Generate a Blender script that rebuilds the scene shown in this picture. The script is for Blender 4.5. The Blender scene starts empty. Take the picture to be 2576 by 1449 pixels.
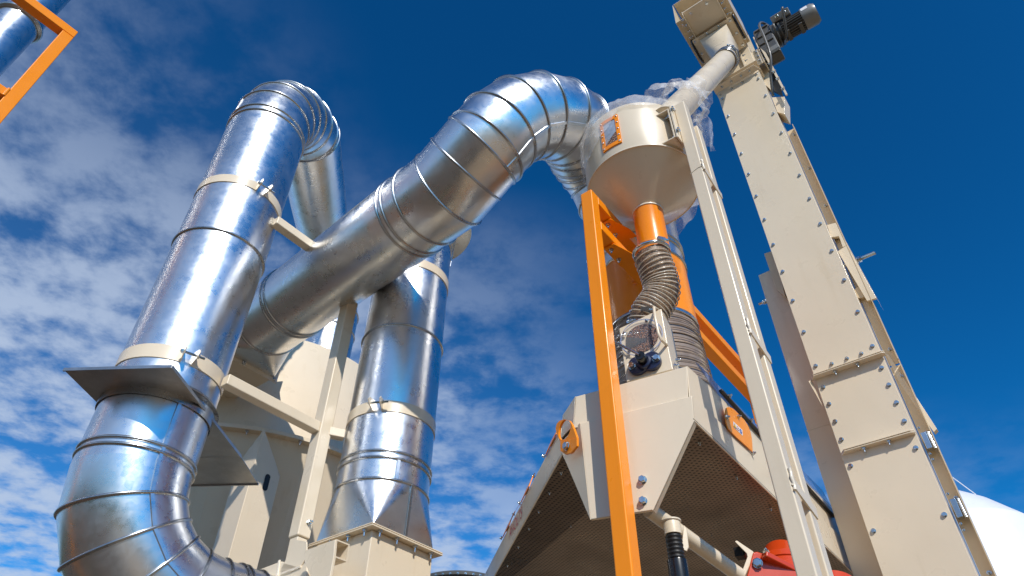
import bpy, bmesh, math, random
import numpy as np
from math import sin, cos, pi, radians
from mathutils import Vector, Matrix, noise

random.seed(7)
scene = bpy.context.scene
COL = scene.collection

# ------------------------------------------------------------------ camera
FPX, PITCH, ROLL = 1717.0, radians(41.5), radians(-0.5)
CAM = np.array([0.0, 0.0, 1.6])
FWD = np.array([0, cos(PITCH), sin(PITCH)])
UP = cos(ROLL) * np.array([0, -sin(PITCH), cos(PITCH)]) + sin(ROLL) * np.array([1.0, 0, 0])
RGT = np.cross(FWD, UP)
cam_data = bpy.data.cameras.new("camera")
cam_data.sensor_width = 36.0
cam_data.lens = 36.0 * FPX / 2576.0
cam_data.clip_start, cam_data.clip_end = 0.05, 20000
cam = bpy.data.objects.new("camera", cam_data)
COL.objects.link(cam)
cam.matrix_world = Matrix(((RGT[0], UP[0], -FWD[0], CAM[0]), (RGT[1], UP[1], -FWD[1], CAM[1]),
                           (RGT[2], UP[2], -FWD[2], CAM[2]), (0, 0, 0, 1)))
scene.camera = cam

# ------------------------------------------------------------------ light, sky, exposure
SUN_AZ = math.atan2(0.27, -0.963)          # measured from +Y towards +X
SUN_EL = radians(38)
SUN = np.array([sin(SUN_AZ) * cos(SUN_EL), cos(SUN_AZ) * cos(SUN_EL), sin(SUN_EL)])
sl = bpy.data.lights.new("sun", 'SUN')
sl.energy, sl.angle, sl.color = 4.15, radians(0.55), (1.0, 0.94, 0.86)
so = bpy.data.objects.new("sun", sl)
COL.objects.link(so)
so.rotation_euler = Vector(SUN).to_track_quat('Z', 'Y').to_euler()

scene.view_settings.view_transform = 'Standard'
scene.view_settings.look = 'None'
scene.view_settings.exposure = 0.0
scene.view_settings.gamma = 1.0

world = bpy.data.worlds.new("World")
scene.world = world
world.use_nodes = True


def build_sky():
    nt = world.node_tree
    nt.nodes.clear()
    N, L = nt.nodes.new, nt.links.new

    def math_(op, a, b=None, clamp=False):
        n = N('ShaderNodeMath'); n.operation = op; n.use_clamp = clamp
        for i, v in enumerate((a, b)):
            if v is None: continue
            if isinstance(v, (int, float)): n.inputs[i].default_value = v
            else: L(v, n.inputs[i])
        return n.outputs[0]
    out = N('ShaderNodeOutputWorld')
    bg = N('ShaderNodeBackground')
    sky = N('ShaderNodeTexSky')
    sky.sky_type = 'NISHITA'
    sky.sun_disc = False
    sky.sun_elevation, sky.sun_rotation = SUN_EL, SUN_AZ
    sky.air_density, sky.dust_density, sky.ozone_density = 1.0, 0.3, 2.0
    # deeper, polarised blue
    g0 = N('ShaderNodeMixRGB'); g0.blend_type = 'MULTIPLY'; g0.inputs[0].default_value = 1
    L(sky.outputs[0], g0.inputs[1]); g0.inputs[2].default_value = (0.016, 0.118, 0.158, 1)
    gm = N('ShaderNodeGamma'); gm.inputs[1].default_value = 1.35
    L(g0.outputs[0], gm.inputs[0])
    # cloud layer on a plane high above
    tc = N('ShaderNodeTexCoord')
    sx = N('ShaderNodeSeparateXYZ'); L(tc.outputs['Generated'], sx.inputs[0])
    zz = math_('ADD', math_('MAXIMUM', sx.outputs[2], 0.0), 0.06)
    px, py = math_('DIVIDE', sx.outputs[0], zz), math_('DIVIDE', sx.outputs[1], zz)
    cb = N('ShaderNodeCombineXYZ'); L(px, cb.inputs[0]); L(py, cb.inputs[1])

    def noise_(scale, detail, rough, off, dist=0.0):
        mp = N('ShaderNodeMapping'); mp.inputs['Location'].default_value = off
        L(cb.outputs[0], mp.inputs[0])
        n = N('ShaderNodeTexNoise'); n.noise_dimensions = '3D'
        n.inputs['Scale'].default_value = scale
        n.inputs['Detail'].default_value = detail
        n.inputs['Roughness'].default_value = rough
        n.inputs['Distortion'].default_value = dist
        L(mp.outputs[0], n.inputs['Vector'])
        return n.outputs['Fac']
    puffs = noise_(9.5, 8.0, 0.58, (3.1, 7.7, 0.3), 0.12)
    mid = noise_(3.4, 6.0, 0.55, (6.2, 2.9, 1.7), 0.25)
    bands = noise_(1.0, 3.0, 0.5, (1.4, 2.2, 5.0), 0.3)
    # where the thin sheet lies: low in the sky and towards the left
    cov = math_('SUBTRACT', 1.66, math_('MULTIPLY', sx.outputs[2], 1.57))
    cov = math_('ADD', cov, math_('MULTIPLY', sx.outputs[0], -0.95))
    cov = math_('ADD', cov, math_('MULTIPLY', math_('SUBTRACT', bands, 0.5), 1.2))
    sheet = N('ShaderNodeMapRange'); sheet.interpolation_type = 'SMOOTHSTEP'
    L(cov, sheet.inputs[0])
    sheet.inputs[1].default_value, sheet.inputs[2].default_value = 0.42, 1.25
    sheet.inputs[3].default_value, sheet.inputs[4].default_value = 0.0, 1.0
    tex = math_('ADD', math_('MULTIPLY', puffs, 1.15), math_('MULTIPLY', mid, 0.95))
    tx = N('ShaderNodeMapRange'); tx.interpolation_type = 'SMOOTHSTEP'
    L(tex, tx.inputs[0])
    tx.inputs[1].default_value, tx.inputs[2].default_value = 0.80, 1.27
    tx.inputs[3].default_value, tx.inputs[4].default_value = 0.06, 1.0
    dens = math_('MULTIPLY', math_('MULTIPLY', sheet.outputs[0], tx.outputs[0]), 0.86)
    # pale haze along the horizon
    hz = N('ShaderNodeMapRange'); hz.interpolation_type = 'SMOOTHSTEP'
    L(sx.outputs[2], hz.inputs[0])
    hz.inputs[1].default_value, hz.inputs[2].default_value = 0.20, -0.02
    hz.inputs[3].default_value, hz.inputs[4].default_value = 0.0, 0.85
    hm = N('ShaderNodeMixRGB')
    L(hz.outputs[0], hm.inputs[0]); L(gm.outputs[0], hm.inputs[1]); hm.inputs[2].default_value = (0.46, 0.56, 0.70, 1)
    mix = N('ShaderNodeMixRGB')
    thin = math_('MINIMUM', math_('SUBTRACT', 1.66, math_('MULTIPLY', sx.outputs[2], 1.45)), 1.0)
    L(math_('MULTIPLY', dens, math_('MAXIMUM', thin, 0.25)), mix.inputs[0]); L(hm.outputs[0], mix.inputs[1])
    mix.inputs[2].default_value = (0.51, 0.61, 0.78, 1)
    sc = N('ShaderNodeMixRGB'); sc.blend_type = 'MULTIPLY'; sc.inputs[0].default_value = 1
    L(mix.outputs[0], sc.inputs[1]); sc.inputs[2].default_value = (10, 10, 10, 1)
    L(sc.outputs[0], bg.inputs[0])
    bg.inputs[1].default_value = 0.1
    L(bg.outputs[0], out.inputs[0])


build_sky()

# ------------------------------------------------------------------ pixel helpers (used to read positions off the survey photo)
def ray(x, y): return (x - 1288) / FPX * RGT - (y - 724.5) / FPX * UP + FWD
def dep(x, y, d): return CAM + ray(x, y) * d
def at(x, y, Y): r = ray(x, y); return CAM + r * (Y / r[1])
def atz(x, y, z): r = ray(x, y); return CAM + r * ((z - CAM[2]) / r[2])
def onp(x, y, q, n): r = ray(x, y); return CAM + r * (((q - CAM) @ n) / (r @ n))
def vz(x, y, X, Y):
    r = ray(x, y); n = r[:2]; t = (n @ np.array([X, Y])) / (n @ n); return CAM[2] + t * r[2]
def unit(v): v = np.array(v, float); return v / np.linalg.norm(v)
def V(*a): return np.array(a, float)

AX = V(-.788, .616, 0)     # plant axis a (to the left, away)
BX = V(.616, .788, 0)      # plant axis b (to the right, away)
ZX = V(0, 0, 1)


# ------------------------------------------------------------------ materials
MATS = {}


def new_mat(name):
    m = bpy.data.materials.new(name); m.use_nodes = True
    nt = m.node_tree; p = nt.nodes['Principled BSDF']
    MATS[name] = m
    return m, nt, p


def tex_noise(nt, scale, detail=4, rough=.55, coord='Object', stretch=None):
    tc = nt.nodes.new('ShaderNodeTexCoord')
    n = nt.nodes.new('ShaderNodeTexNoise')
    n.inputs['Scale'].default_value = scale; n.inputs['Detail'].default_value = detail
    n.inputs['Roughness'].default_value = rough
    if stretch:
        mp = nt.nodes.new('ShaderNodeMapping'); mp.inputs['Scale'].default_value = stretch
        nt.links.new(tc.outputs[coord], mp.inputs[0]); nt.links.new(mp.outputs[0], n.inputs['Vector'])
    else:
        nt.links.new(tc.outputs[coord], n.inputs['Vector'])
    return n.outputs['Fac']


def remap(nt, v, a, b, c, d):
    m = nt.nodes.new('ShaderNodeMapRange'); nt.links.new(v, m.inputs[0])
    for i, x in enumerate((a, b, c, d)): m.inputs[i + 1].default_value = x
    return m.outputs[0]


def mixc(nt, fac, c1, c2, mode='MIX'):
    m = nt.nodes.new('ShaderNodeMixRGB'); m.blend_type = mode
    if isinstance(fac, (int, float)): m.inputs[0].default_value = fac
    else: nt.links.new(fac, m.inputs[0])
    for i, c in ((1, c1), (2, c2)):
        if isinstance(c, tuple): m.inputs[i].default_value = (*c, 1) if len(c) == 3 else c
        else: nt.links.new(c, m.inputs[i])
    return m.outputs[0]


def bump(nt, p, height, strength, dist=.01):
    b = nt.nodes.new('ShaderNodeBump'); b.inputs['Strength'].default_value = strength
    b.inputs['Distance'].default_value = dist
    nt.links.new(height, b.inputs['Height']); nt.links.new(b.outputs[0], p.inputs['Normal'])


def paint(name, col, rough=.32, dirt=.10, coat=.15, peel=.04):
    m, nt, p = new_mat(name)
    big = tex_noise(nt, 2.3, 5, .6)
    fine = tex_noise(nt, 26, 6, .65)
    runs = tex_noise(nt, 9, 5, .6, stretch=(1.6, 1.6, .16))
    dark = tuple(c * (1 - dirt * 1.6) for c in col)
    c = mixc(nt, remap(nt, big, .42, .78, 0, .75), col, dark)
    c = mixc(nt, remap(nt, fine, .60, .80, 0, .35), c, tuple(x * .8 for x in col))
    c = mixc(nt, remap(nt, runs, .56, .74, 0, .45), c, tuple(x * y for x, y in zip(col, (.86, .82, .74))))
    nt.links.new(c, p.inputs['Base Color'])
    nt.links.new(remap(nt, tex_noise(nt, 7, 4), .3, .7, rough - .06, rough + .10), p.inputs['Roughness'])
    p.inputs['Coat Weight'].default_value = coat
    p.inputs['Coat Roughness'].default_value = .12
    tc_ = nt.nodes.new('ShaderNodeMath'); tc_.operation = 'ADD'
    nt.links.new(remap(nt, tex_noise(nt, 70, 2), 0, 1, 0, peel), tc_.inputs[0]); nt.links.new(remap(nt, tex_noise(nt, 4.5, 2, .4), 0, 1, 0, 1.1), tc_.inputs[1])
    bump(nt, p, tc_.outputs[0], .12, .02)
    return m


paint('cream', (.75, .635, .47), .30, .05, .25, .05)
paint('cream_shadow_side', (.66, .52, .33), .30, .06, .25, .05)  # darker ochre copy of the cream, with the shade put into its colour
paint('orange', (.94, .275, .001), .30, .05, .12, .05)
MATS['orange'].node_tree.nodes['Principled BSDF'].inputs['Specular IOR Level'].default_value = .35
paint('red', (.58, .052, .006), .26, .06, .35, .05)
paint('tank_white', (.80, .80, .82), .35, .03, .2, .03)
paint('motor_grey', (.085, .085, .082), .42, .15, .1, .08)
paint('motor_cover', (.20, .20, .19), .38, .1, .1, .05)
paint('rubber', (.010, .010, .011), .45, .1, .0, .05)
paint('navy', (.012, .016, .05), .35, .1, .1, .08)
paint('black_plastic', (.008, .008, .009), .25, .1, .1, .02)
paint('weld_cream', (.78, .69, .55), .25, .02, .3, .25)


def metal(name, col, rmin, rmax, spangle=.5, wob=.10, dark=.6):
    m, nt, p = new_mat(name)
    p.inputs['Metallic'].default_value = 1
    tc = nt.nodes.new('ShaderNodeTexCoord')
    vo = nt.nodes.new('ShaderNodeTexVoronoi'); vo.inputs['Scale'].default_value = 42
    nt.links.new(tc.outputs['Object'], vo.inputs['Vector'])
    sp = nt.nodes.new('ShaderNodeSeparateColor'); nt.links.new(vo.outputs['Color'], sp.inputs[0])
    big = tex_noise(nt, 3.2, 6, .62)
    smear = tex_noise(nt, 9, 7, .7)
    scr = tex_noise(nt, 30, 3, .6, stretch=(9, .7, .7))
    c = mixc(nt, remap(nt, big, .40, .70, 0, 1), col, tuple(x * dark for x in col))
    c = mixc(nt, remap(nt, sp.outputs[0], 0, 1, 0, .16 * spangle), c, tuple(x * .45 for x in col))
    c = mixc(nt, remap(nt, scr, .66, .76, 0, .35), c, tuple(min(1, x * 1.25) for x in col))
    nt.links.new(c, p.inputs['Base Color'])
    add = nt.nodes.new('ShaderNodeMath'); add.operation = 'ADD'
    nt.links.new(remap(nt, smear, .35, .72, rmin, rmax), add.inputs[0])
    nt.links.new(remap(nt, sp.outputs[1], 0, 1, -.03, .04 * spangle), add.inputs[1])
    nt.links.new(add.outputs[0], p.inputs['Roughness'])
    bump(nt, p, tex_noise(nt, 5.5, 3, .5), wob, .03)
    return m


metal('galvanised', (.78, .79, .80), .25, .40, .4, .010, .85)
metal('galvanised_dark', (.56, .56, .56), .30, .48, .8, .03, .6)
metal('seam_metal', (.50, .515, .53), .24, .38, .3, .03, .7)
metal('zinc', (.62, .66, .68), .16, .30, .2, .03, .7)
metal('steel_bar', (.42, .42, .43), .2, .35, .2, .05, .7)
metal('silo_sheet', (.50, .52, .54), .35, .5, .6, .08, .8)


def make_special():
    # perforated deck
    m, nt, p = new_mat('perforated_deck')
    tc = nt.nodes.new('ShaderNodeTexCoord'); mp = nt.nodes.new('ShaderNodeMapping')
    mp.inputs['Rotation'].default_value = (0, 0, radians(28))
    nt.links.new(tc.outputs['Object'], mp.inputs[0])
    sx = nt.nodes.new('ShaderNodeSeparateXYZ'); nt.links.new(mp.outputs[0], sx.inputs[0])

    def wave(src, k):
        a = nt.nodes.new('ShaderNodeMath'); a.operation = 'MULTIPLY'; nt.links.new(src, a.inputs[0]); a.inputs[1].default_value = k
        s = nt.nodes.new('ShaderNodeMath'); s.operation = 'SINE'; nt.links.new(a.outputs[0], s.inputs[0]); return s.outputs[0]
    ml = nt.nodes.new('ShaderNodeMath'); ml.operation = 'MULTIPLY'
    nt.links.new(wave(sx.outputs[0], 250), ml.inputs[0]); nt.links.new(wave(sx.outputs[1], 310), ml.inputs[1])
    hole = remap(nt, ml.outputs[0], .34, .50, 0, 1)
    big = tex_noise(nt, 4, 5)
    c = mixc(nt, remap(nt, big, .35, .7, 0, 1), (.25, .185, .135), (.135, .10, .072))
    c = mixc(nt, hole, c, (.012, .010, .009))
    nt.links.new(c, p.inputs['Base Color'])
    p.inputs['Metallic'].default_value = .45
    nt.links.new(remap(nt, tex_noise(nt, 5, 4), .3, .7, .22, .42), p.inputs['Roughness'])
    inv = nt.nodes.new('ShaderNodeMath'); inv.operation = 'SUBTRACT'; inv.inputs[0].default_value = 1; nt.links.new(hole, inv.inputs[1])
    bump(nt, p, inv.outputs[0], .5, .003)
    # grain
    m, nt, p = new_mat('grain')
    tc = nt.nodes.new('ShaderNodeTexCoord'); vo = nt.nodes.new('ShaderNodeTexVoronoi'); vo.inputs['Scale'].default_value = 190
    nt.links.new(tc.outputs['Object'], vo.inputs['Vector'])
    sp = nt.nodes.new('ShaderNodeSeparateColor'); nt.links.new(vo.outputs['Color'], sp.inputs[0])
    c = mixc(nt, sp.outputs[0], (.34, .15, .075), (.20, .085, .042))
    c = mixc(nt, remap(nt, vo.outputs['Distance'], .35, .62, 0, 1), c, (.045, .018, .010))
    nt.links.new(c, p.inputs['Base Color']); p.inputs['Roughness'].default_value = .4
    inv = nt.nodes.new('ShaderNodeMath'); inv.operation = 'SUBTRACT'; inv.inputs[0].default_value = 1; nt.links.new(vo.outputs['Distance'], inv.inputs[1])
    bump(nt, p, inv.outputs[0], 1.0, .004)
    # grain dust seen through hose
    m, nt, p = new_mat('hose_grain')
    c = mixc(nt, remap(nt, tex_noise(nt, 34, 6, .7), .38, .60, 0, 1), (.58, .40, .25), (.24, .135, .075))
    tc = nt.nodes.new('ShaderNodeTexCoord'); vo = nt.nodes.new('ShaderNodeTexVoronoi'); vo.inputs['Scale'].default_value = 210
    nt.links.new(tc.outputs['Object'], vo.inputs['Vector'])
    c = mixc(nt, remap(nt, vo.outputs['Distance'], .3, .6, 0, .7), c, (.05, .025, .015))
    nt.links.new(c, p.inputs['Base Color']); p.inputs['Roughness'].default_value = .5

    # clear films
    def film(name, tint, alpha, rough, bumpy):
        m, nt, p = new_mat(name)
        p.inputs['Base Color'].default_value = (*tint, 1)
        p.inputs['Roughness'].default_value = rough
        p.inputs['Specular IOR Level'].default_value = .8
        p.inputs['Coat Weight'].default_value = .6
        p.inputs['Coat Roughness'].default_value = .08
        v = remap(nt, tex_noise(nt, 11, 6, .65), .35, .7, alpha * .55, min(1, alpha * 1.9))
        nt.links.new(v, p.inputs['Alpha'])
        bump(nt, p, tex_noise(nt, 16, 5, .6), bumpy, .02)
    film('plastic_film', (.90, .90, .92), .21, .34, .15)
    pf = MATS['plastic_film'].node_tree.nodes['Principled BSDF']
    pf.inputs['Coat Weight'].default_value = .15; pf.inputs['Specular IOR Level'].default_value = .45
    pf.inputs['Subsurface Weight'].default_value = 0
    film('hose_skin', (.80, .72, .60), .06, .10, .1)
    film('clear_cover', (.30, .38, .62), .62, .12, .03)
    film('window_pane', (.42, .48, .58), .55, .10, .25)
    film('clear_disc', (.62, .62, .70), .05, .08, .02)
    hs = MATS['hose_skin'].node_tree.nodes['Principled BSDF']; hs.inputs['Coat Weight'].default_value = .1; hs.inputs['Specular IOR Level'].default_value = .35
    m, nt, p = new_mat('hose_wire'); p.inputs['Base Color'].default_value = (.58, .50, .39, 1); p.inputs['Roughness'].default_value = .2; p.inputs['Coat Weight'].default_value = .7
    m, nt, p = new_mat('dusty_hose')
    c = mixc(nt, remap(nt, tex_noise(nt, 12, 5), .35, .65, 0, 1), (.36, .275, .205), (.22, .165, .12))
    nt.links.new(c, p.inputs['Base Color']); p.inputs['Roughness'].default_value = .25; p.inputs['Coat Weight'].default_value = .5
    for nm, c, r in (('sticker_white', (.80, .80, .80), .4), ('sticker_yellow', (.85, .52, .01), .4), ('sticker_black', (.01, .01, .01), .4),
                     ('sticker_blue', (.03, .09, .38), .4), ('sticker_red', (.55, .02, .03), .4), ('brass', (.62, .40, .20), .25)):
        m, nt, p = new_mat(nm); p.inputs['Roughness'].default_value = r
        cc = mixc(nt, remap(nt, tex_noise(nt, 40, 4), .5, .8, 0, .25), c, tuple(x * .7 for x in c)); nt.links.new(cc, p.inputs['Base Color'])
        if nm == 'brass': p.inputs['Metallic'].default_value = 1
    # ground: unseen tarmac yard; rust and green patches invented to streak the duct reflections
    m, nt, p = new_mat('yard_tarmac')
    c = mixc(nt, remap(nt, tex_noise(nt, 1.1, 6, .6), .40, .62, 0, 1), (.030, .027, .022), (.115, .078, .044))
    c = mixc(nt, remap(nt, tex_noise(nt, .55, 5, .55, stretch=(1, 1.4, 1)), .54, .62, 0, 1), c, (.035, .060, .020))
    c = mixc(nt, remap(nt, tex_noise(nt, .8, 5, .55, stretch=(1.3, .8, 1)), .57, .64, 0, 1), c, (.27, .070, .022))
    # sandy right side, invented to bounce warm light up to the hopper cone
    tcs = nt.nodes.new('ShaderNodeTexCoord'); sxs = nt.nodes.new('ShaderNodeSeparateXYZ'); nt.links.new(tcs.outputs['Object'], sxs.inputs[0])
    ad = nt.nodes.new('ShaderNodeMath'); ad.operation = 'ADD'
    nt.links.new(sxs.outputs[0], ad.inputs[0]); nt.links.new(remap(nt, tex_noise(nt, 1.5, 6, .6), .3, .7, -.5, .5), ad.inputs[1])
    bounce_sand = mixc(nt, remap(nt, tex_noise(nt, 2.2, 7, .6), .35, .65, 0, 1), (.40, .275, .15), (.27, .18, .095))
    c = mixc(nt, remap(nt, ad.outputs[0], -.15, .25, 0, 1), c, bounce_sand)
    c = mixc(nt, remap(nt, tex_noise(nt, 14, 8, .7), .50, .78, 0, .5), c, (.03, .025, .018))
    nt.links.new(c, p.inputs['Base Color']); p.inputs['Roughness'].default_value = .85
    bump(nt, p, tex_noise(nt, 18, 6), .3, .02)
    m, nt, p = new_mat('wood_leaves')
    c = mixc(nt, remap(nt, tex_noise(nt, .9, 8, .7), .35, .65, 0, 1), (.020, .035, .012), (.055, .080, .025))
    nt.links.new(c, p.inputs['Base Color']); p.inputs['Roughness'].default_value = .8
    bump(nt, p, tex_noise(nt, 1.6, 8, .7), 1.0, 1.0)
    m, nt, p = new_mat('meadow_grass')
    c = mixc(nt, remap(nt, tex_noise(nt, .08, 8, .6), .35, .65, 0, 1), (.055, .085, .025), (.10, .095, .04))
    nt.links.new(c, p.inputs['Base Color']); p.inputs['Roughness'].default_value = .9


make_special()


# ------------------------------------------------------------------ mesh helpers
def frame_of(t):
    t = unit(t)
    h = V(0, 0, 1) if abs(t[2]) < .9 else V(0, 1, 0)
    u = unit(np.cross(h, t)); v = np.cross(t, u)
    return u, v


def mitre_rings(path, r, n=64, pre=None, post=None):
    """rings of a round pipe whose joints are mitred like sheet-metal bends;
    pre / post are the neighbouring joints of the pipes it meets"""
    if pre is not None or post is not None:
        full = ([pre] if pre is not None else []) + list(path) + ([post] if post is not None else [])
        a, b = mitre_rings(full, r, n)
        i, j = (1 if pre is not None else 0), (len(full) - 1 if post is not None else len(full))
        return a[i:j], b[i:j]
    P = [np.array(p, float) for p in path]
    R = [r] * len(P) if isinstance(r, (int, float)) else list(r)
    seg = [unit(P[i + 1] - P[i]) for i in range(len(P) - 1)]
    u, v = frame_of(seg[0])
    rings, tang = [], []
    for i, c in enumerate(P):
        d = seg[min(i, len(seg) - 1)] if i == 0 else seg[i - 1]
        if i > 0:                                   # carry the frame along
            u = unit(u - d * (u @ d)); v = np.cross(d, u)
        nrm = d if i in (0, len(P) - 1) else unit(seg[i - 1] + seg[i])
        ring = []
        for k in range(n):
            o = R[i] * (cos(2 * pi * k / n) * u + sin(2 * pi * k / n) * v)
            o = o - d * ((o @ nrm) / (d @ nrm))
            ring.append(c + o)
        rings.append(np.array(ring)); tang.append(nrm)
    return rings, tang


def pick(ring, x, y):
    """which point of a ring lies where the photo shows the lock seam (nearer half only)"""
    c = np.mean(ring, 0); best = None
    for k, p in enumerate(ring):
        if (p - c) @ (CAM - c) < 0: continue
        d = p - CAM; z = d @ FWD; q = (1288 + FPX * (d @ RGT) / z - x) ** 2 + (724.5 - FPX * (d @ UP) / z - y) ** 2
        if best is None or q < best[0]: best = (q, k)
    return best[1]


class MB:
    def __init__(self): self.v, self.f = [], []

    def add(self, vs, fs):
        o = len(self.v)
        self.v += [np.array(x, float) for x in vs]
        self.f += [tuple(i + o for i in f) for f in fs]
        return self

    def box(self, c, ux, uy, uz, sx, sy, sz):
        """oriented box: centre, three axes, three full sizes"""
        c = np.array(c, float); ux, uy, uz = unit(ux), unit(uy), unit(uz)
        vs = [c + ux * sx / 2 * i + uy * sy / 2 * j + uz * sz / 2 * k for i in (-1, 1) for j in (-1, 1) for k in (-1, 1)]
        return self.add(vs, [(0, 1, 3, 2), (4, 6, 7, 5), (0, 4, 5, 1), (2, 3, 7, 6), (0, 2, 6, 4), (1, 5, 7, 3)])

    def bar(self, p, q, side, w, h):
        """square bar from p to q; side = direction of its width"""
        p, q = np.array(p, float), np.array(q, float)
        t = unit(q - p); s = unit(np.array(side) - t * (np.array(side) @ t)); n = np.cross(t, s)
        return self.box((p + q) / 2, t, s, n, np.linalg.norm(q - p), w, h)

    def prism(self, poly, vec):
        """extruded polygon"""
        P = [np.array(p, float) for p in poly]; n = len(P); vec = np.array(vec, float)
        vs = P + [p + vec for p in P]
        fs = [tuple(range(n)), tuple(range(2 * n - 1, n - 1, -1))] + [(i, (i + 1) % n, n + (i + 1) % n, n + i) for i in range(n)]
        return self.add(vs, fs)

    def plate_hole(self, poly, c, r, vec, n=40, ru=None, rv=None):
        """flat polygon plate with a round hole, extruded"""
        P = [np.array(p, float) for p in poly]; c = np.array(c, float); vec = np.array(vec, float)
        nn = unit(np.cross(P[1] - P[0], P[2] - P[1])); u = unit(P[1] - P[0]); v = np.cross(nn, u)
        # outer loop resampled by angle so that it bridges cleanly
        out, inn = [], []
        M = len(P)
        for k in range(n):
            d = cos(2 * pi * k / n) * u + sin(2 * pi * k / n) * v
            best = None
            for i in range(M):
                a, b = P[i] - c, P[(i + 1) % M] - c
                A = np.array([[d @ u, -(b - a) @ u], [d @ v, -(b - a) @ v]])
                if abs(np.linalg.det(A)) < 1e-9: continue
                t, s = np.linalg.solve(A, np.array([a @ u, a @ v]))
                if t > 0 and -1e-6 <= s <= 1 + 1e-6 and (best is None or t < best): best = t
            out.append(c + d * best); inn.append(c + d * min(r, best * .97))
        for p in P:                                   # snap nearest outer sample to each corner
            i = int(np.argmin([np.linalg.norm(o - p) for o in out])); out[i] = p
        vs = out + inn + [p + vec for p in out] + [p + vec for p in inn]
        fs = []
        for k in range(n):
            j = (k + 1) % n
            fs += [(k, j, n + j, n + k), (2 * n + j, 2 * n + k, 3 * n + k, 3 * n + j), (j, k, 2 * n + k, 2 * n + j), (n + k, n + j, 3 * n + j, 3 * n + k)]
        return self.add(vs, fs)

    def skin(self, rings, caps=False, closed=True):
        n = len(rings[0]); vs = [p for r in rings for p in r]; fs = []
        for i in range(len(rings) - 1):
            for k in range(n if closed else n - 1):
                j = (k + 1) % n
                fs.append((i * n + k, i * n + j, (i + 1) * n + j, (i + 1) * n + k))
        if caps: fs += [tuple(range(n - 1, -1, -1)), tuple(range((len(rings) - 1) * n, len(rings) * n))]
        return self.add(vs, fs)

    def tube(self, path, r, n=24, caps=True):
        return self.skin(mitre_rings(path, r, n)[0], caps)

    def lathe(self, c, t, prof, n=48, caps=False):
        """prof = list of (radius, distance along t)"""
        u, v = frame_of(t); t = unit(t); c = np.array(c, float)
        return self.skin([[c + t * h + r * (cos(2 * pi * k / n) * u + sin(2 * pi * k / n) * v) for k in range(n)] for r, h in prof], caps)

    def bead(self, ring, nrm, c, dr=.008, dt=.007):
        """raised round bead that follows one ring of a pipe"""
        c = np.array(c, float); nrm = unit(nrm)
        prof = [(-.004, -dt), (dr * .65, -dt * .75), (dr, 0), (dr * .65, dt * .75), (-.004, dt)]
        return self.skin([[p + unit(p - c) * a + nrm * b for p in ring] for a, b in prof], False)

    def torus(self, c, t, R, r, n=40, m=10):
        u, v = frame_of(t); t = unit(t); c = np.array(c, float)
        rr = []
        for k in range(n + 1):
            d = cos(2 * pi * k / n) * u + sin(2 * pi * k / n) * v
            rr.append([c + d * (R + r * cos(2 * pi * j / m)) + t * r * sin(2 * pi * j / m) for j in range(m)])
        return self.skin(rr, False)

    def hexbolt(self, c, t, s=.017, h=.008, washer=True, stud=0.0):
        c = np.array(c, float); t = unit(t)
        if washer: self.lathe(c, t, [(.0001, 0), (s * .66, 0), (s * .66, .0018), (.0001, .0018)], 16)
        u, v = frame_of(t)
        r = s / 2 / cos(pi / 6)
        hexr = lambda rad, z: [c + t * z + rad * (cos(pi / 3 * k + .3) * u + sin(pi / 3 * k + .3) * v) for k in range(6)]
        self.skin([hexr(r, .0015), hexr(r, h * .86), hexr(r * .82, h)], True)
        if stud: self.lathe(c, t, [(s * .28, h * .9), (s * .28, h + stud), (s * .2, h + stud + .002)], 12, True)
        return self

    def build(self, name, mat, parent=None, smooth=35, bevel=0, label=None):
        root = parent
        while root is not None and root.parent is not None: root = root.parent
        off = np.array(root.location) if root is not None else np.zeros(3)
        me = bpy.data.meshes.new(name)
        me.from_pydata([tuple(x - off) for x in self.v], [], self.f)
        bm = bmesh.new(); bm.from_mesh(me)
        bmesh.ops.recalc_face_normals(bm, faces=bm.faces); bm.to_mesh(me); bm.free()
        o = bpy.data.objects.new(name, me); COL.objects.link(o)
        me.materials.append(MATS[mat] if isinstance(mat, str) else mat)
        if parent is not None: o.parent = parent
        if bevel:
            b = o.modifiers.new('bevel', 'BEVEL'); b.width = bevel; b.segments = 2; b.limit_method = 'ANGLE'; b.angle_limit = radians(40)
            b.harden_normals = True
        if smooth or bevel:
            me.polygons.foreach_set('use_smooth', [True] * len(me.polygons))
            me.set_sharp_from_angle(angle=radians(smooth or 35))
        if label: o['label'] = label
        return o


def thing(name, loc, label, cat, group=None):
    o = bpy.data.objects.new(name, None); COL.objects.link(o)
    o.location = tuple(float(x) for x in loc); o.empty_display_size = .1
    o['label'] = label; o['category'] = cat
    if group: o['group'] = group
    return o


def tag(o, label, cat, group=None):
    o['label'] = label; o['category'] = cat
    if group: o['group'] = group
    return o


def copy_mesh_obj(src, parent, name=None):
    c = src.copy(); COL.objects.link(c); c.parent = parent
    return c


def root_of(o):
    while o.parent is not None: o = o.parent
    return o


BOLT_MESH = {}


def bolts(points, nrm, parent, size=.017, stud=0.0, name='hex_bolt', h=None, mat='zinc'):
    """one object per bolt; all share a mesh"""
    key = (size, stud, mat)
    if key not in BOLT_MESH:
        mb = MB(); mb.hexbolt((0, 0, 0), (0, 0, 1), size, h or size * .55, True, stud)
        o = mb.build(name, mat, None, 30)
        BOLT_MESH[key] = o.data
        bpy.data.objects.remove(o)
    off = np.array(root_of(parent).location)
    out = []
    q = Vector(unit(nrm)).to_track_quat('Z', 'Y')
    for p in points:
        o = bpy.data.objects.new(name, BOLT_MESH[key]); COL.objects.link(o)
        o.parent = parent; o.location = tuple(np.array(p) - off)
        o.rotation_mode = 'QUATERNION'; o.rotation_quaternion = q
        out.append(o)
    return out


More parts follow.
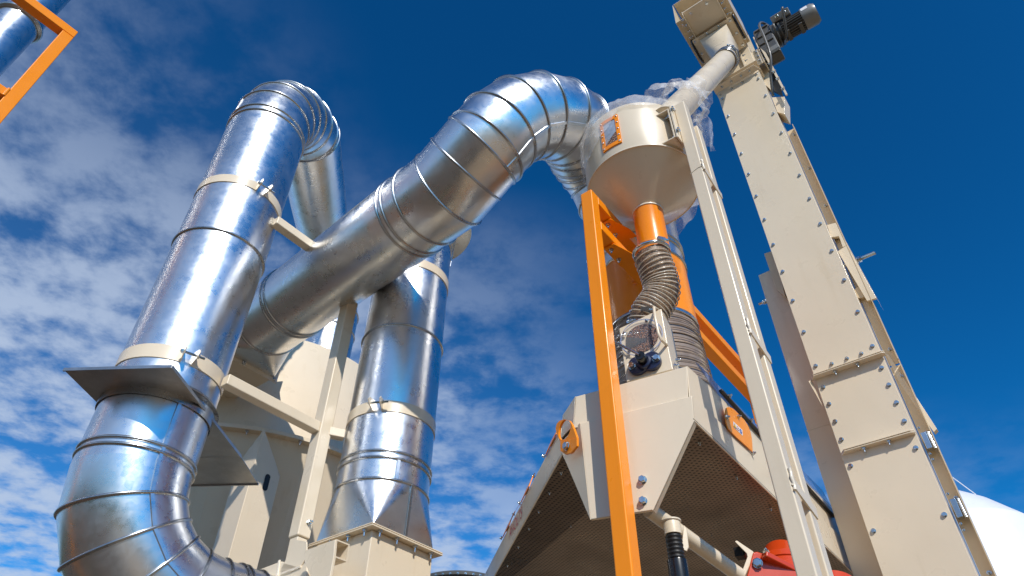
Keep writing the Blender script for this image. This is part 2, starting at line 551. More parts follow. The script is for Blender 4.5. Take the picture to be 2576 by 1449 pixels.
def duct_section(name, parent, path, r, beads=(), seam=None, n=64, mat='galvanised', bead_r=.008, pre=None, post=None):
    """a stretch of pipe, its raised seam rings as sub-parts"""
    rings, tang = mitre_rings(path, r, n, pre, post)
    mb = MB(); mb.skin(rings)
    if seam is not None:                              # folded lock seam along the pipe
        for i in range(len(rings) - 1):
            k = seam % n; k2 = (seam + 1) % n
            ca, cb = np.mean(rings[i], 0), np.mean(rings[i + 1], 0)
            quad = []
            for R_, c_ in ((rings[i], ca), (rings[i + 1], cb)):
                mid = (R_[k] + R_[k2]) / 2; w = unit(R_[k2] - R_[k]) * .009; o_ = unit(mid - c_)
                quad.append([mid - w - o_ * .002, mid - w * .7 + o_ * .005, mid + w * .7 + o_ * .005, mid + w - o_ * .002])
            mb.skin(quad, False, False)
    o = mb.build(name, mat, parent, 40)
    for i in beads:
        b = MB(); b.bead(rings[i], tang[i], path[i], bead_r); b.build('seam_ring', 'seam_metal', o, 60)
    return o


def pen_text(name, text, size, pos, xdir, ydir, mat, parent):
    """lettering as a flat mesh lying on a surface"""
    cu = bpy.data.curves.new(name, 'FONT'); cu.body = text; cu.size = size; cu.align_x = 'CENTER'; cu.align_y = 'CENTER'; cu.shear = .2
    tmp = bpy.data.objects.new(name + '_curve', cu); COL.objects.link(tmp); bpy.context.view_layer.update()
    me = bpy.data.meshes.new_from_object(tmp.evaluated_get(bpy.context.evaluated_depsgraph_get())); bpy.data.objects.remove(tmp)
    me.materials.clear(); me.materials.append(MATS[mat])
    o = bpy.data.objects.new(name, me); COL.objects.link(o); o.parent = parent
    z = np.cross(xdir, ydir)
    m = Matrix(((xdir[0], ydir[0], z[0], 0), (xdir[1], ydir[1], z[1], 0), (xdir[2], ydir[2], z[2], 0), (0, 0, 0, 1)))
    m.translation = Vector(tuple(np.array(pos) - np.array(root_of(parent).location))); o.matrix_local = m
    return o


def clamp_band(parent, c, t, r, w, open_dir, mat='cream'):
    """two-piece band clamp with ears and a threaded rod"""
    u = unit(np.array(open_dir) - unit(t) * (np.array(open_dir) @ unit(t))); t = unit(t); v = np.cross(t, u)
    n = 60; gap = .018 / r
    mb = MB(); R1 = []
    for k in range(n + 1):
        a = gap + (2 * pi - 2 * gap) * k / n
        d = cos(a) * u + sin(a) * v
        R1.append([np.array(c) + d * (r + .001) - t * w / 2, np.array(c) + d * (r + .004) - t * w / 2, np.array(c) + d * (r + .004) + t * w / 2, np.array(c) + d * (r + .001) + t * w / 2])
    mb.skin(R1, True)
    o = mb.build('pipe_clamp', mat, parent, 40)
    for s in (-1, 1):
        a = s * gap; d = cos(a) * u + sin(a) * v; tt = np.cross(t, d)
        e = MB(); cc = np.array(c) + d * (r + .004)
        e.prism([cc - t * w * .5, cc + t * w * .5, cc + t * w * .3 + d * .05, cc + t * 0 + d * .062, cc - t * w * .3 + d * .05], tt * .004 * s)
        e.build('clamp_ear', mat, o, 30)
    rod = MB(); cc = np.array(c) + u * (r + .032)
    rod.tube([cc - v * .038, cc + v * .055], .005, 10)
    rod.hexbolt(cc - v * .026, -v, .016, .009); rod.hexbolt(cc + v * .026, v, .016, .009)
    rod.build('clamp_bolt', 'zinc', o, 30)
    return o

# ================================================================== SETTING
def build_ground():
    mb = MB(); R_ = [0, 6, 14, 22]
    g = MB(); g.add([(-22, -16, 0), (26, -16, 0), (26, 30, 0), (-22, 30, 0)], [(0, 1, 2, 3)])
    o = g.build('yard', 'yard_tarmac', None, 0); o['kind'] = 'structure'
    f = MB(); n = 48
    f.add([(6000 * cos(2 * pi * k / n), 6000 * sin(2 * pi * k / n), -.02) for k in range(n)], [tuple(range(n))])
    o = f.build('field', 'meadow_grass', None, 0); o['kind'] = 'structure'
    # unseen belt of woodland, added to give the ducts a dark horizon to mirror
    w = MB(); rr = []; n = 360
    for k in range(n + 1):
        a = 2 * pi * (k % n) / n; d = V(cos(a), sin(a), 0); R0 = 62 + 5 * noise.noise(Vector((cos(a) * 6, sin(a) * 6, 1)))
        h = 6.5 + 2.2 * noise.noise(Vector((cos(a) * 22, sin(a) * 22, 4))) + 1.2 * noise.noise(Vector((cos(a) * 70, sin(a) * 70, 9)))
        rr.append([d * (R0 - 1.5) + ZX * 0, d * (R0 - 2.5) + ZX * h * .45, d * (R0 - 1) + ZX * h * .85, d * (R0 + 2) + ZX * h, d * (R0 + 6) + ZX * h * .9, d * (R0 + 8) + ZX * 0])
    w.skin(rr, False, False); o = w.build('unseen_wood', 'wood_leaves', None, 60); o['kind'] = 'stuff'


build_ground()


# ================================================================== GALVANISED DUCT LOOP (left)
RD = .20


def build_left_duct():
    t = thing('air_duct', (-1.38, 2.33, 2.3), 'tall galvanised duct at the left with bends at its bottom and top', 'air duct')
    top = V(-1.352, 2.262, 4.694); bot = V(-1.372, 2.315, 2.70)
    az, d, Rb = .80, .304, .40
    e = V(sin(az), cos(az), 0)
    # riser in three stretches
    def pt(z): k = (z - bot[2]) / (top[2] - bot[2]); return bot + (top - bot) * k
    JN = pt(2.72) + Rb * ((1 - cos(d)) * e - sin(d) * ZX)
    duct_section('straight_duct', t, [pt(3.79), top - ZX * .03, top], RD, (1, 2), post=top + .621 * V(.0007, .0203, .2006))
    duct_section('straight_duct', t, [pt(3.02), pt(3.79)], RD, (1,))
    duct_section('straight_duct', t, [pt(2.86), pt(2.955), pt(2.975), pt(3.02)], RD, (1, 2, 3), seam=56)
    duct_section('straight_duct', t, [pt(2.72), pt(2.75), pt(2.775), pt(2.86)], RD, (1, 2), seam=56, pre=JN)
    # top bend
    e = V(sin(.033), cos(.033), 0); path = []
    for k in range(7):
        th = k * .202
        path.append(top + .621 * ((1 - cos(th)) * e + sin(th) * ZX))
    tend = cos(1.212) * ZX + sin(1.212) * e
    path.append(path[-1] + tend * .03)
    duct_section('elbow', t, path, RD, (1, 2, 3, 4, 5, 6, 7), seam=40, pre=pt(4.5), post=dep(800, 500, 4.97))
    # run to the cyclone and down into it
    p0 = path[-1]
    q = [p0, dep(800, 500, 5.02), dep(815, 590, 5.55), dep(825, 650, 5.80), dep(832, 710, 5.80), dep(836, 770, 5.68), dep(837, 800, 5.58)]
    duct_section('straight_duct', t, q[:3], RD, (), pre=path[-2], post=q[3])
    last = q[-1]
    duct_section('elbow', t, q[2:], RD, (1, 2, 3, 4), pre=q[1], post=last - ZX * .18)
    duct_section('straight_duct', t, [last, V(last[0], last[1], last[2] - .18), V(last[0], last[1], 4.40)], RD, (1,), pre=q[-2])
    # bottom bend
    az, d, Rb = .80, .304, .40
    e = V(sin(az), cos(az), 0); path = []
    st = pt(2.72)
    for k in range(6):
        th = k * d
        path.append(st + Rb * ((1 - cos(th)) * e - sin(th) * ZX))
    td = unit(path[-1] - path[-2]); th = 5 * d
    td = -cos(th) * ZX + sin(th) * e
    path += [path[-1] + td * .075, path[-1] + td * .095, path[-1] + td * .16, path[-1] + td * .9]
    duct_section('elbow', t, path[:6], RD, (1, 2, 3, 4, 5), seam=39, pre=pt(2.75), post=path[6])
    duct_section('straight_duct', t, path[5:], RD, (1, 2, 3), pre=path[4])
    # pen mark on the sheet
    r_ = ray(424, 1046); p_ = CAM[:2] - bot[:2]; d_ = r_[:2]; A_ = d_ @ d_; B_ = 2 * p_ @ d_; C_ = p_ @ p_ - (RD + .0012) ** 2
    hit = CAM + r_ * ((-B_ - math.sqrt(B_ * B_ - 4 * A_ * C_)) / (2 * A_)); nn = unit(V(hit[0] - bot[0], hit[1] - bot[1], 0))
    pen_text('pen_mark', '2,', .030, hit, unit(np.cross(ZX, nn)), ZX, 'sticker_black', t)
    # clamps
    up = unit(top - bot)
    clamp_band(t, pt(4.12), up, RD, .05, V(.75, -.66, 0))
    clamp_band(t, pt(3.135), up, RD, .06, V(.62, -.78, 0))
    # rain collar: folded square sheet with the pipe through it
    zc = 2.915
    A, B, D, E_ = V(-1.56, 1.935, zc), V(-1.115, 1.905, zc), V(-1.135, 2.86, zc + .02), V(-1.60, 2.89, zc + .02)
    A, B = dep(160, 930, 2.40), dep(432, 922, 2.37); D = dep(650, 1218, 3.10); E_ = dep(441, 1222, 3.12)
    F_ = B + (D - B) * .74 + ZX * .012; G_ = A + (E_ - A) * .74 + ZX * .012
    mb = MB(); cc = pt(A[2] + .01)
    nrm = unit(np.cross(B - A, F_ - A)); nrm = nrm * (1 if nrm[2] > 0 else -1)
    hole_c = onp(0, 0, A, nrm) if False else cc + up * (((A - cc) @ nrm) / (up @ nrm))
    mb.plate_hole([A, B, F_, G_], hole_c, RD + .004, nrm * .003, 72)
    mb.prism([G_, F_, D, E_], nrm * .003)
    ed = (B - A); mb.bar(A, B, nrm, .012, .006); mb.bar(B, F_, nrm, .012, .006); mb.bar(E_, D, nrm, .010, .006)
    mb.build('rain_collar', 'galvanised_dark', t, 30)
    sl_ = MB(); sl_.lathe(hole_c, up, [(RD + .004, -.03), (RD + .007, -.03), (RD + .009, .02), (RD + .022, .026)], 64); sl_.build('collar_sleeve', 'seam_metal', t, 40)
    return t


build_left_duct()


# ================================================================== GALVANISED DUCT ACROSS (middle)
def build_cross_duct():
    S0, S2 = dep(672, 813, 3.92), dep(1130, 476, 3.07)
    dr = unit(S2 - S0)
    t = thing('air_duct', (S0[0], S0[1], S0[2]), 'galvanised air duct slanting across the middle, bending down behind the round intake hopper', 'air duct')
    ang = lambda x, y: S0 + dr * (((onp(x, y, S0, np.cross(dr, np.cross(FWD, dr))) - S0) @ dr))
    r1, r2, r2b = ang(676, 810), ang(733, 754), ang(742, 748)
    rA, rA2, rB = ang(1030, 549), ang(1042, 541), ang(1075, 518)
    duct_section('straight_duct', t, [S0, r1, r2, r2b, rA], RD, (1, 2, 3))
    C_ = S2
    E0 = dep(1213, 380, 3.04); E1 = dep(1223, 371, 3.045); F_ = dep(1254, 334, 3.09)
    Dd = C_ + (E0 - C_) * .52
    duct_section('straight_duct', t, [rA, rA2, rB, C_, Dd, E0], RD, (0, 1, 2, 3, 4), pre=r2b, post=E1)
    pix = [(1254, 334, 3.09), (1301, 302, 3.17), (1353, 291, 3.24), (1403, 300, 3.33), (1441, 324, 3.42), (1460, 350, 3.49), (1474, 378, 3.55)]
    path = [E0, E1] + [dep(*p) for p in pix]
    M1 = dep(1483, 392, 3.57); M2 = dep(1497, 412, 3.6); N_ = dep(1522, 446, 3.62)
    duct_section('elbow', t, path, RD, (0, 1, 2, 3, 4, 5, 6, 7), seam=pick(mitre_rings(path, RD, 64, Dd, M1)[0][3], 1366, 308), pre=Dd, post=M1)
    duct_section('straight_duct', t, [path[-1], M1, M2, N_], RD, (0, 1, 2, 3), pre=path[-2], post=dep(1548, 500, 3.58))
    vt = V(.625, 2.40, 0)
    zt = vz(1592, 590, vt[0], vt[1])
    ztop = V(vt[0], vt[1], zt)
    zz_ = lambda y: V(vt[0], vt[1], vz(1600, y, vt[0], vt[1]))
    duct_section('elbow', t, [N_, dep(1548, 500, 3.58), dep(1572, 548, 3.5), ztop, zz_(655)], RD, (1, 2, 3), seam=14, pre=M2)
    duct_section('straight_duct', t, [zz_(655), zz_(668), zz_(700)], RD, (0, 1, 2))
    # small latch and nicks on the diagonal stretch
    lt = MB(); c = dep(800, 813, 3.66)
    side = unit(np.cross(dr, FWD)); lt.box(c, dr, side, FWD, .05, .018, .018); lt.bar(c - dr * .02 , c + dr * .045 - ZX * .012, side, .010, .010); lt.build('band_latch', 'black_plastic', t, 30, .002)
    # square transition piece
    sq = S0 - dr * .15; h = .205
    bx, ux = BX, ZX
    corners = [sq + bx * h * i + ux * h * j for i, j in ((-1, -1), (1, -1), (1, 1), (-1, 1))]
    u, v = bx, ux
    n = 96; mb = MB(); rr = []
    rad, sqr = [], []
    for k in range(n):
        a = 2 * pi * k / n + pi / 4 * 0
        rad.append(S0 + RD * (cos(a) * u + sin(a) * v) - dr * ((cos(a) * u + sin(a) * v) @ dr) * RD)
        m_ = max(abs(cos(a)), abs(sin(a)))
    # transition: each corner fans onto a quarter of the circle
    cidx = [int(n * q) for q in (.625, .875, .125, .375)]
    vs = rad + corners; fs = []
    for ci, k0 in enumerate(cidx):
        for j in range(-n // 8, n // 8): fs.append(((k0 + j) % n, (k0 + j + 1) % n, n + ci))
    for ci in range(4):
        k0 = (cidx[ci] + n // 8) % n
        fs.append((k0, n + (ci + 1) % 4, n + ci))
    mb.add(vs, fs); mb.build('square_transition', 'galvanised', t, 0)
    fl = MB()
    q = [sq + bx * (h + .025) * i + ux * (h + .025) * j for i, j in ((-1, -1), (1, -1), (1, 1), (-1, 1))]
    fl.plate_hole(q, sq, h * .9, AX * .006, 40)
    fo = fl.build('transition_flange', 'cream', t, 30)
    bolts([q[0] * .96 + q[2] * .04 - AX * .0, q[1] * .96 + q[3] * .04, (q[0] + q[1]) / 2 * .97 + (q[2] + q[3]) / 2 * .03], -AX, fo, .017, .01)
    return t, sq, h


CROSS, SQ, SQH = build_cross_duct()


# ================================================================== EXHAUST STACK (second riser)
RX, RY = -.553, 2.80


def build_stack():
    t = thing('exhaust_stack', (RX, RY, 2.64), 'upright galvanised stack with a rain cap on a square cream box', 'exhaust stack')
    P = lambda z: V(RX, RY, z)
    z_tr = 2.655
    duct_section('straight_duct', t, [P(2.955), P(2.985), P(3.66)], RD, (0, 1, 2))
    duct_section('straight_duct', t, [P(3.66), P(4.36)], RD, (1,))
    duct_section('straight_duct', t, [P(2.86), P(2.955)], RD, (0,), seam=52)
    clamp_band(t, P(3.20), ZX, RD, .055, V(-.157, -.986, 0))
    clamp_band(t, P(4.08), ZX, RD, .055, V(-.6, .8, 0))
    # square to round
    h = .168; n = 128; mb = MB()
    c0 = P(z_tr)
    corners = [c0 + AX * h * i + BX * h * j for i, j in ((1, 1), (-1, 1), (-1, -1), (1, -1))]
    rad = [P(2.86) + RD * (cos(2 * pi * k / n) * AX + sin(2 * pi * k / n) * BX) for k in range(n)]
    cidx = [n // 8, 3 * n // 8, 5 * n // 8, 7 * n // 8]; fs = []
    for ci, k0 in enumerate(cidx):
        for j in range(-n // 8, n // 8): fs.append(((k0 + j) % n, (k0 + j + 1) % n, n + ci))
    for ci in range(4): fs.append(((cidx[ci] + n // 8) % n, n + (ci + 1) % 4, n + ci))
    mb.add(rad + corners, fs); mb.build('square_transition', 'galvanised', t, 0)
    sm = MB(); top = P(2.86) + RD * unit(-AX - BX * .1); bot = c0 - AX * h + BX * h * .02
    sm.bar(top - AX * .004, bot - AX * .004, BX, .014, .006); sm.build('lock_seam', 'seam_metal', t, 30, .002)
    # rain cap
    cap = MB(); cz = 4.53
    cap.lathe(P(cz), ZX, [(.31, 0), (.312, .004), (.30, .012), (.005, .14)], 72)
    cap.lathe(P(cz), ZX, [(.31, 0), (.29, .006), (.005, .125)], 72)
    co = cap.build('rain_cap', 'galvanised', t, 40)
    for k in range(3):
        a = 2 * pi * k / 3 + .4; d = V(cos(a), sin(a), 0)
        s = MB(); s.bar(P(4.30) + d * (RD + .006), P(4.57) + d * (RD + .03), np.cross(d, ZX), .03, .004); s.build('cap_bracket', 'galvanised', t, 30)
    return t


build_stack()


def build_stack_base():
    h = .168; z = 2.645
    t = thing('fan_box', (RX, RY, 0), 'square cream box with a bolted flange under the upright stack', 'duct box')
    c = V(RX, RY, z)
    # flange plate pair
    f = MB(); H = h + .030
    q = [c + AX * H * i + BX * H * j - ZX * .012 for i, j in ((1, 1), (-1, 1), (-1, -1), (1, -1))]
    f.prism(q, ZX * .006)
    q2 = [p + ZX * .008 for p in q]; f.prism(q2, ZX * .005)
    fo = f.build('flange', 'cream', t, 30, .0015)
    pts = []
    for e in (-.85, -.3, .3, .85):
        pts.append(c - AX * (h + .016) + BX * h * e - ZX * .012)
        pts.append(c - BX * (h + .016) + AX * h * e - ZX * .012)
    bolts(pts, -ZX, fo, .016, .016)
    b = MB(); b.box(V(RX, RY, (z - .012) / 2), AX, BX, ZX, h * 2, h * 2, z - .014)
    b.build('box_wall', 'cream', t, 30, .004)
    for zz in (1.9, 1.2, .5):
        r = MB(); r.box(V(RX, RY, zz), AX, BX, ZX, h * 2 + .05, h * 2 + .05, .03); r.build('rib', 'cream', t, 30, .003)
    r = MB(); r.box(V(RX, RY, .02), AX, BX, ZX, .6, .6, .04); r.build('foot_plate', 'cream', t, 30, .003)
    return t


build_stack_base()


# ================================================================== CREAM SUPPORT FRAME between the ducts
def build_duct_frame():
    px, py = -.834, 2.683
    t = thing('duct_frame', (px, py, 0), 'cream square-tube frame with one post and cross beams between the ducts', 'support frame')
    P = lambda z: V(px, py, z)
    S = .062
    m = MB(); m.box(P((2.64 + 4.12) / 2), AX, BX, ZX, S, S, 4.12 - 2.64); m.build('post', 'cream', t, 30, .006)
    f = MB(); f.box(P((2.64 + 0) / 2), AX, BX, ZX, S * .8, S * .8, 2.64 - .0); f.build('post_foot', 'cream', t, 30, .005)
    bolts([P(2.70) - AX * (S / 2) + BX * .008], -AX, t, .018, .012)
    # beams along b towards the left riser
    for z, L0, L1, sz in ((3.12, .50, .03, .048), (4.03, .52, .03, .048)):
        a0 = P(z) - BX * L0; a1 = P(z) - BX * L1
        b = MB(); b.bar(a0, a1, AX, sz, sz); b.build('cross_beam', 'cream', t, 30, .005)
    b = MB(); rr = V(RX, RY, 3.12); d = unit(rr - P(3.12)); b.bar(P(3.12) + d * .03, rr - d * .205, ZX, .042, .04); b.build('stub_beam', 'cream', t, 30, .004)
    b = MB(); rr = V(RX, RY, 4.03); d = unit(rr - P(4.03)); b.bar(P(4.03) + d * .03, rr - d * .205, ZX, .042, .04); b.build('stub_beam', 'cream', t, 30, .004)
    # gusset, low beam and side panel at the foot
    Q = P(0) - BX * (S / 2 + .004); f = lambda x, y, o=0.0: onp(x, y, Q - BX * o, BX)
    g = MB(); g.prism([f(744, 1357), f(771, 1362), f(772, 1397), f(757, 1424), f(708, 1445), f(704, 1436)], BX * .006); g.build('gusset_plate', 'cream', t, 30, .002)
    w = MB(); w.tube([f(708, 1444, .002), f(732, 1435, .003), f(757, 1425, .002)], .005, 8); w.build('weld_bead', 'weld_cream', t, 50)
    b = MB(); b.prism([f(640, 1436), f(706, 1411), f(757, 1424), f(772, 1408), f(772, 1560), f(640, 1600)], BX * .11); b.build('low_beam', 'cream', t, 30, .006)
    b = MB(); b.bar(f(703, 1409, .002), f(697, 1450, .002), AX, .012, .006); b.build('end_lip', 'weld_cream', t, 30, .002)
    pn = MB(); pn.prism([f(766, 1385, .05), f(843, 1357, .05), f(839, 1400, .05), f(826, 1470, .05), f(822, 1600, .05), f(795, 1600, .05), f(790, 1470, .05), f(766, 1414, .05)], BX * .012); pn.build('side_panel', 'cream', t, 30, .002)
    # open end of a square tube, facing the stack
    c0 = f(843, 1378, .045); s_ = .031; tl = .10
    for nm, dz, dw, wz, ww in (('top', s_, 0, .005, 2 * s_ + .005), ('bottom', -s_, 0, .005, 2 * s_ + .005), ('near', 0, -s_, 2 * s_ - .005, .005), ('far', 0, s_, 2 * s_ - .005, .005)):
        pass
    tb = MB(); ring = lambda h, k: [c0 + BX * (s_ + x * h) + ZX * y * h + AX * k for x, y in ((-1, -1), (1, -1), (1, 1), (-1, 1))]
    tb.skin([ring(s_, tl), ring(s_, 0), ring(s_ * .84, 0), ring(s_ * .84, tl)]); tb.build('open_tube', 'cream', t, 30)
    return t


build_duct_frame()


# ================================================================== CYCLONE
CX, CY = -1.805, 4.554


def build_cyclone():
    t = thing('cyclone', (CX, CY, 0), 'large flared cream cyclone drum with a bolted rim, behind the ducts at left', 'cyclone')
    C = lambda z: V(CX, CY, z)
    b = MB(); b.lathe(C(0), ZX, [(.02, 4.446), (.858, 4.446), (.863, 4.43), (1.05, 3.615)], 96); b.build('drum', 'cream', t, 40)
    f = MB(); f.lathe(C(0), ZX, [(1.03, 3.615), (1.092, 3.615), (1.092, 3.605), (1.092, 3.592), (1.03, 3.592)], 96); fo = f.build('rim_flange', 'cream', t, 40)
    pts = [C(3.592) + 1.072 * V(cos(a), sin(a), 0) for a in [2 * pi * k / 22 + .12 for k in range(22)]]
    bolts(pts, -ZX, fo, .018, .014)
    c = MB(); c.lathe(C(0), ZX, [(1.048, 3.592), (.84, 2.9), (.36, 1.0), (.2, .8)], 26); c.build('cone', 'cream', t, 8)
    # legs: square columns with a slot
    base = atz(658, 1102, 3.44)
    near = unit(V(-CX, -CY, 0)); 
    legp = []
    ang0 = math.atan2(base[1] - CY, base[0] - CX)
    for k in range(3):
        a = ang0 + (0, 2.75, -2.75)[k]
        p = C(0) + V(cos(a), sin(a), 0) * np.linalg.norm(base[:2] - V(CX, CY))
        l = MB(); s = .155
        if k == 0:
            s = .17; p = V(base[0], base[1], 0) + (AX + BX) * s / 2
            top = 3.50
            q = lambda i, j, z: p + AX * s / 2 * i + BX * s / 2 * j + ZX * z
            vs = [q(-1, -1, 0), q(1, -1, 0), q(1, 1, 0), q(-1, 1, 0), q(-1, -1, top), q(1, -1, top - .16), q(1, 1, top), q(-1, 1, top - .22)]
            l.add(vs, [(0, 1, 2, 3), (4, 5, 6, 7), (0, 1, 5, 4), (1, 2, 6, 5), (2, 3, 7, 6), (3, 0, 4, 7)])
            lo = l.build('leg', 'cream', t, 30, .004)
            cc = p - AX * (s / 2 + .0015) + ZX * 3.22 + BX * .012
            so = MB(); so.prism([cc + BX * x + ZX * y for x, y in [(.016 * cos(w), .016 * sin(w) + (.03 if sin(w) > 0 else -.03)) for w in [2 * pi * i / 20 for i in range(20)]]], AX * .001); so.build('slot', 'rubber', lo, 0)
        else:
            l.box(p + ZX * 1.6, AX, BX, ZX, s, s, 3.2); l.build('leg', 'cream', t, 30, .004)
    # tangential inlet box
    i = MB(); h = SQH
    far = SQ + AX * 1.0
    ring0 = [SQ + AX * .006 + BX * h * a + ZX * h * c for a, c in ((-1, -1), (1, -1), (1, 1), (-1, 1))]
    i.skin([ring0, [p + AX * 1.3 for p in ring0]], True)
    i.build('inlet_box', 'cream', t, 30, .003)
    v = MB(); lp = V(-1.31, 3.97, 0)
    return t


build_cyclone()


# ================================================================== TOP-LEFT DUCT AND ORANGE FRAME
def build_top_left():
    p = dep(46, 58, 4.5); X, Y = p[0], p[1]; r = .122
    t = thing('air_duct', (X, Y, 3.0), 'small galvanised duct cut off by the upper left corner, behind an orange bar', 'air duct')
    z0 = p[2]; P = lambda z: V(X, Y, z)
    duct_section('straight_duct', t, [P(3.0), P(z0 - .02), P(z0)], r, (1,), seam=54, bead_r=.012)
    b = MB(); b.lathe(P(z0), ZX, [(r + .002, -.02), (r + .02, -.012), (r + .024, .0), (r + .02, .012), (r + .002, .02)], 64); b.build('joint_collar', 'seam_metal', t, 60)
    duct_section('straight_duct', t, [P(z0), P(8.5)], r * .99, ())
    q = dep(172, 85, 3.95)
    f = thing('pipe_guard', (q[0], q[1], 0), 'orange square-tube frame corner in front of the upper left duct', 'frame')
    s = .062; zt = q[2]
    m = MB(); m.box(V(q[0], q[1], (zt - .033) / 2), AX, BX, ZX, s, s, zt - .033); m.build('post', 'orange', f, 30, .004)
    m = MB(); m.bar(V(q[0], q[1], zt) + BX * s / 2, V(q[0], q[1], zt) - BX * 2.2, AX, s, s); m.build('top_bar', 'orange', f, 30, .004)
    zc = vz(8, 238, q[0], q[1])
    m = MB(); m.bar(V(q[0], q[1], zc) - BX * s / 2, V(q[0], q[1], zc) - BX * 2.2, AX, s * .9, s * .9); m.build('cross_bar', 'orange', f, 30, .004)
    m = MB(); m.box(V(q[0], q[1], zt / 2) - BX * 2.2, AX, BX, ZX, s, s, zt); m.build('post', 'orange', f, 30, .004)
    w = MB(); w.tube([V(q[0], q[1], zc + .03) - BX * (s / 2 + .004) - AX * .03, V(q[0], q[1], zc - .03) - BX * (s / 2 + .004) - AX * .03], .007, 8); w.build('weld_bead', 'orange', f, 40)


build_top_left()


# ================================================================== INTAKE HOPPER
HX, HY, HR = .545, 1.86, .232


def build_hopper():
    t = thing('intake_hopper', (HX, HY, 3.69), 'round cream intake hopper with a cone bottom and an orange-framed window, half under plastic film', 'hopper')
    H = lambda z: V(HX, HY, z)
    zr = 3.797; zt = 4.105; zo = 3.652
    b = MB(); b.lathe(H(0), ZX, [(.01, zt + .03), (HR * .6, zt + .028), (HR - .012, zt), (HR, zt - .015), (HR, zr + .004), (HR - .002, zr)], 80); b.build('shell', 'cream', t, 32)
    c = MB(); c.lathe(H(0), ZX, [(HR - .001, zr), (.058, zo), (.058, zo - .012)], 80); co = c.build('cone', 'cream', t, 20)
    w = MB(); w.torus(H(zr), ZX, HR, .003, 80, 6); w.build('weld_bead', 'weld_cream', t, 60)
    w = MB(); w.torus(H(zo - .004), ZX, .061, .004, 40, 6); w.build('weld_bead', 'weld_cream', co, 60)
    # window: bent to the shell
    def onshell(x, y, off):
        r = ray(x, y); d = r[:2]; p = CAM[:2] - np.array([HX, HY]); R_ = HR + off
        A = d @ d; B = 2 * p @ d; Cc = p @ p - R_ * R_; disc = B * B - 4 * A * Cc
        if disc < 0: s_ = -B / (2 * A)
        else: s_ = (-B - math.sqrt(disc)) / (2 * A)
        q = CAM + r * s_
        return math.atan2(q[1] - HY, q[0] - HX), q[2]
    a0, z0 = onshell(1516, 382, .004); a1, z1 = onshell(1563, 362, .004); a2, z2 = onshell(1555, 287, .004); a3, z3 = onshell(1510, 313, .004)
    aL, aR = (a0 + a3) / 2, (a1 + a2) / 2; zb, zu = (z0 + z1) / 2, (z2 + z3) / 2
    def patch(al, ar, zl, zh, r0, r1, n=10):
        m = MB(); rr = []
        for k in range(n + 1):
            a = al + (ar - al) * k / n; d = V(cos(a), sin(a), 0)
            rr.append([H(zl) + d * r0, H(zl) + d * r1, H(zh) + d * r1, H(zh) + d * r0])
        return m.skin(rr, True)
    dw = (aR - aL); fw = dw * .17; fz = (zu - zb) * .11
    fr = MB()
    for q in ((aL, aL + fw, zb, zu, 3), (aR - fw, aR, zb, zu, 3), (aL + fw, aR - fw, zb, zb + fz, 8), (aL + fw, aR - fw, zu - fz, zu, 8)):
        m = patch(q[0], q[1], q[2], q[3], HR - .001, HR + .006, q[4]); fr.add(m.v, m.f)
    fo = fr.build('window_frame', 'orange', t, 30)
    m = patch(aL + fw, aR - fw, zb + fz, zu - fz, HR + .0005, HR + .003); m.build('pane', 'window_pane', fo, 30)
    # grain lying in the window
    g = MB(); n = 14; rr = []
    for k in range(n + 1):
        a = aL + fw + (dw - 2 * fw) * k / n; d = V(cos(a), sin(a), 0); top = zb + fz + .012 + (zu - zb) * .30 * (k / n) ** 1.1
        rr.append([H(zb + fz) + d * (HR + .0034), H(top) + d * (HR + .0034)])
    g.skin(rr, False, False); g.build('grain', 'grain', fo, 0)
    for k in range(5):
        for aa in (aL + fw / 2, aR - fw / 2):
            d = V(cos(aa), sin(aa), 0); bolts([H(zb + .012 + (zu - zb - .024) * k / 4) + d * (HR + .006)], d, fo, .006, 0, 'frame_bolt')
    return t


HOP = build_hopper()


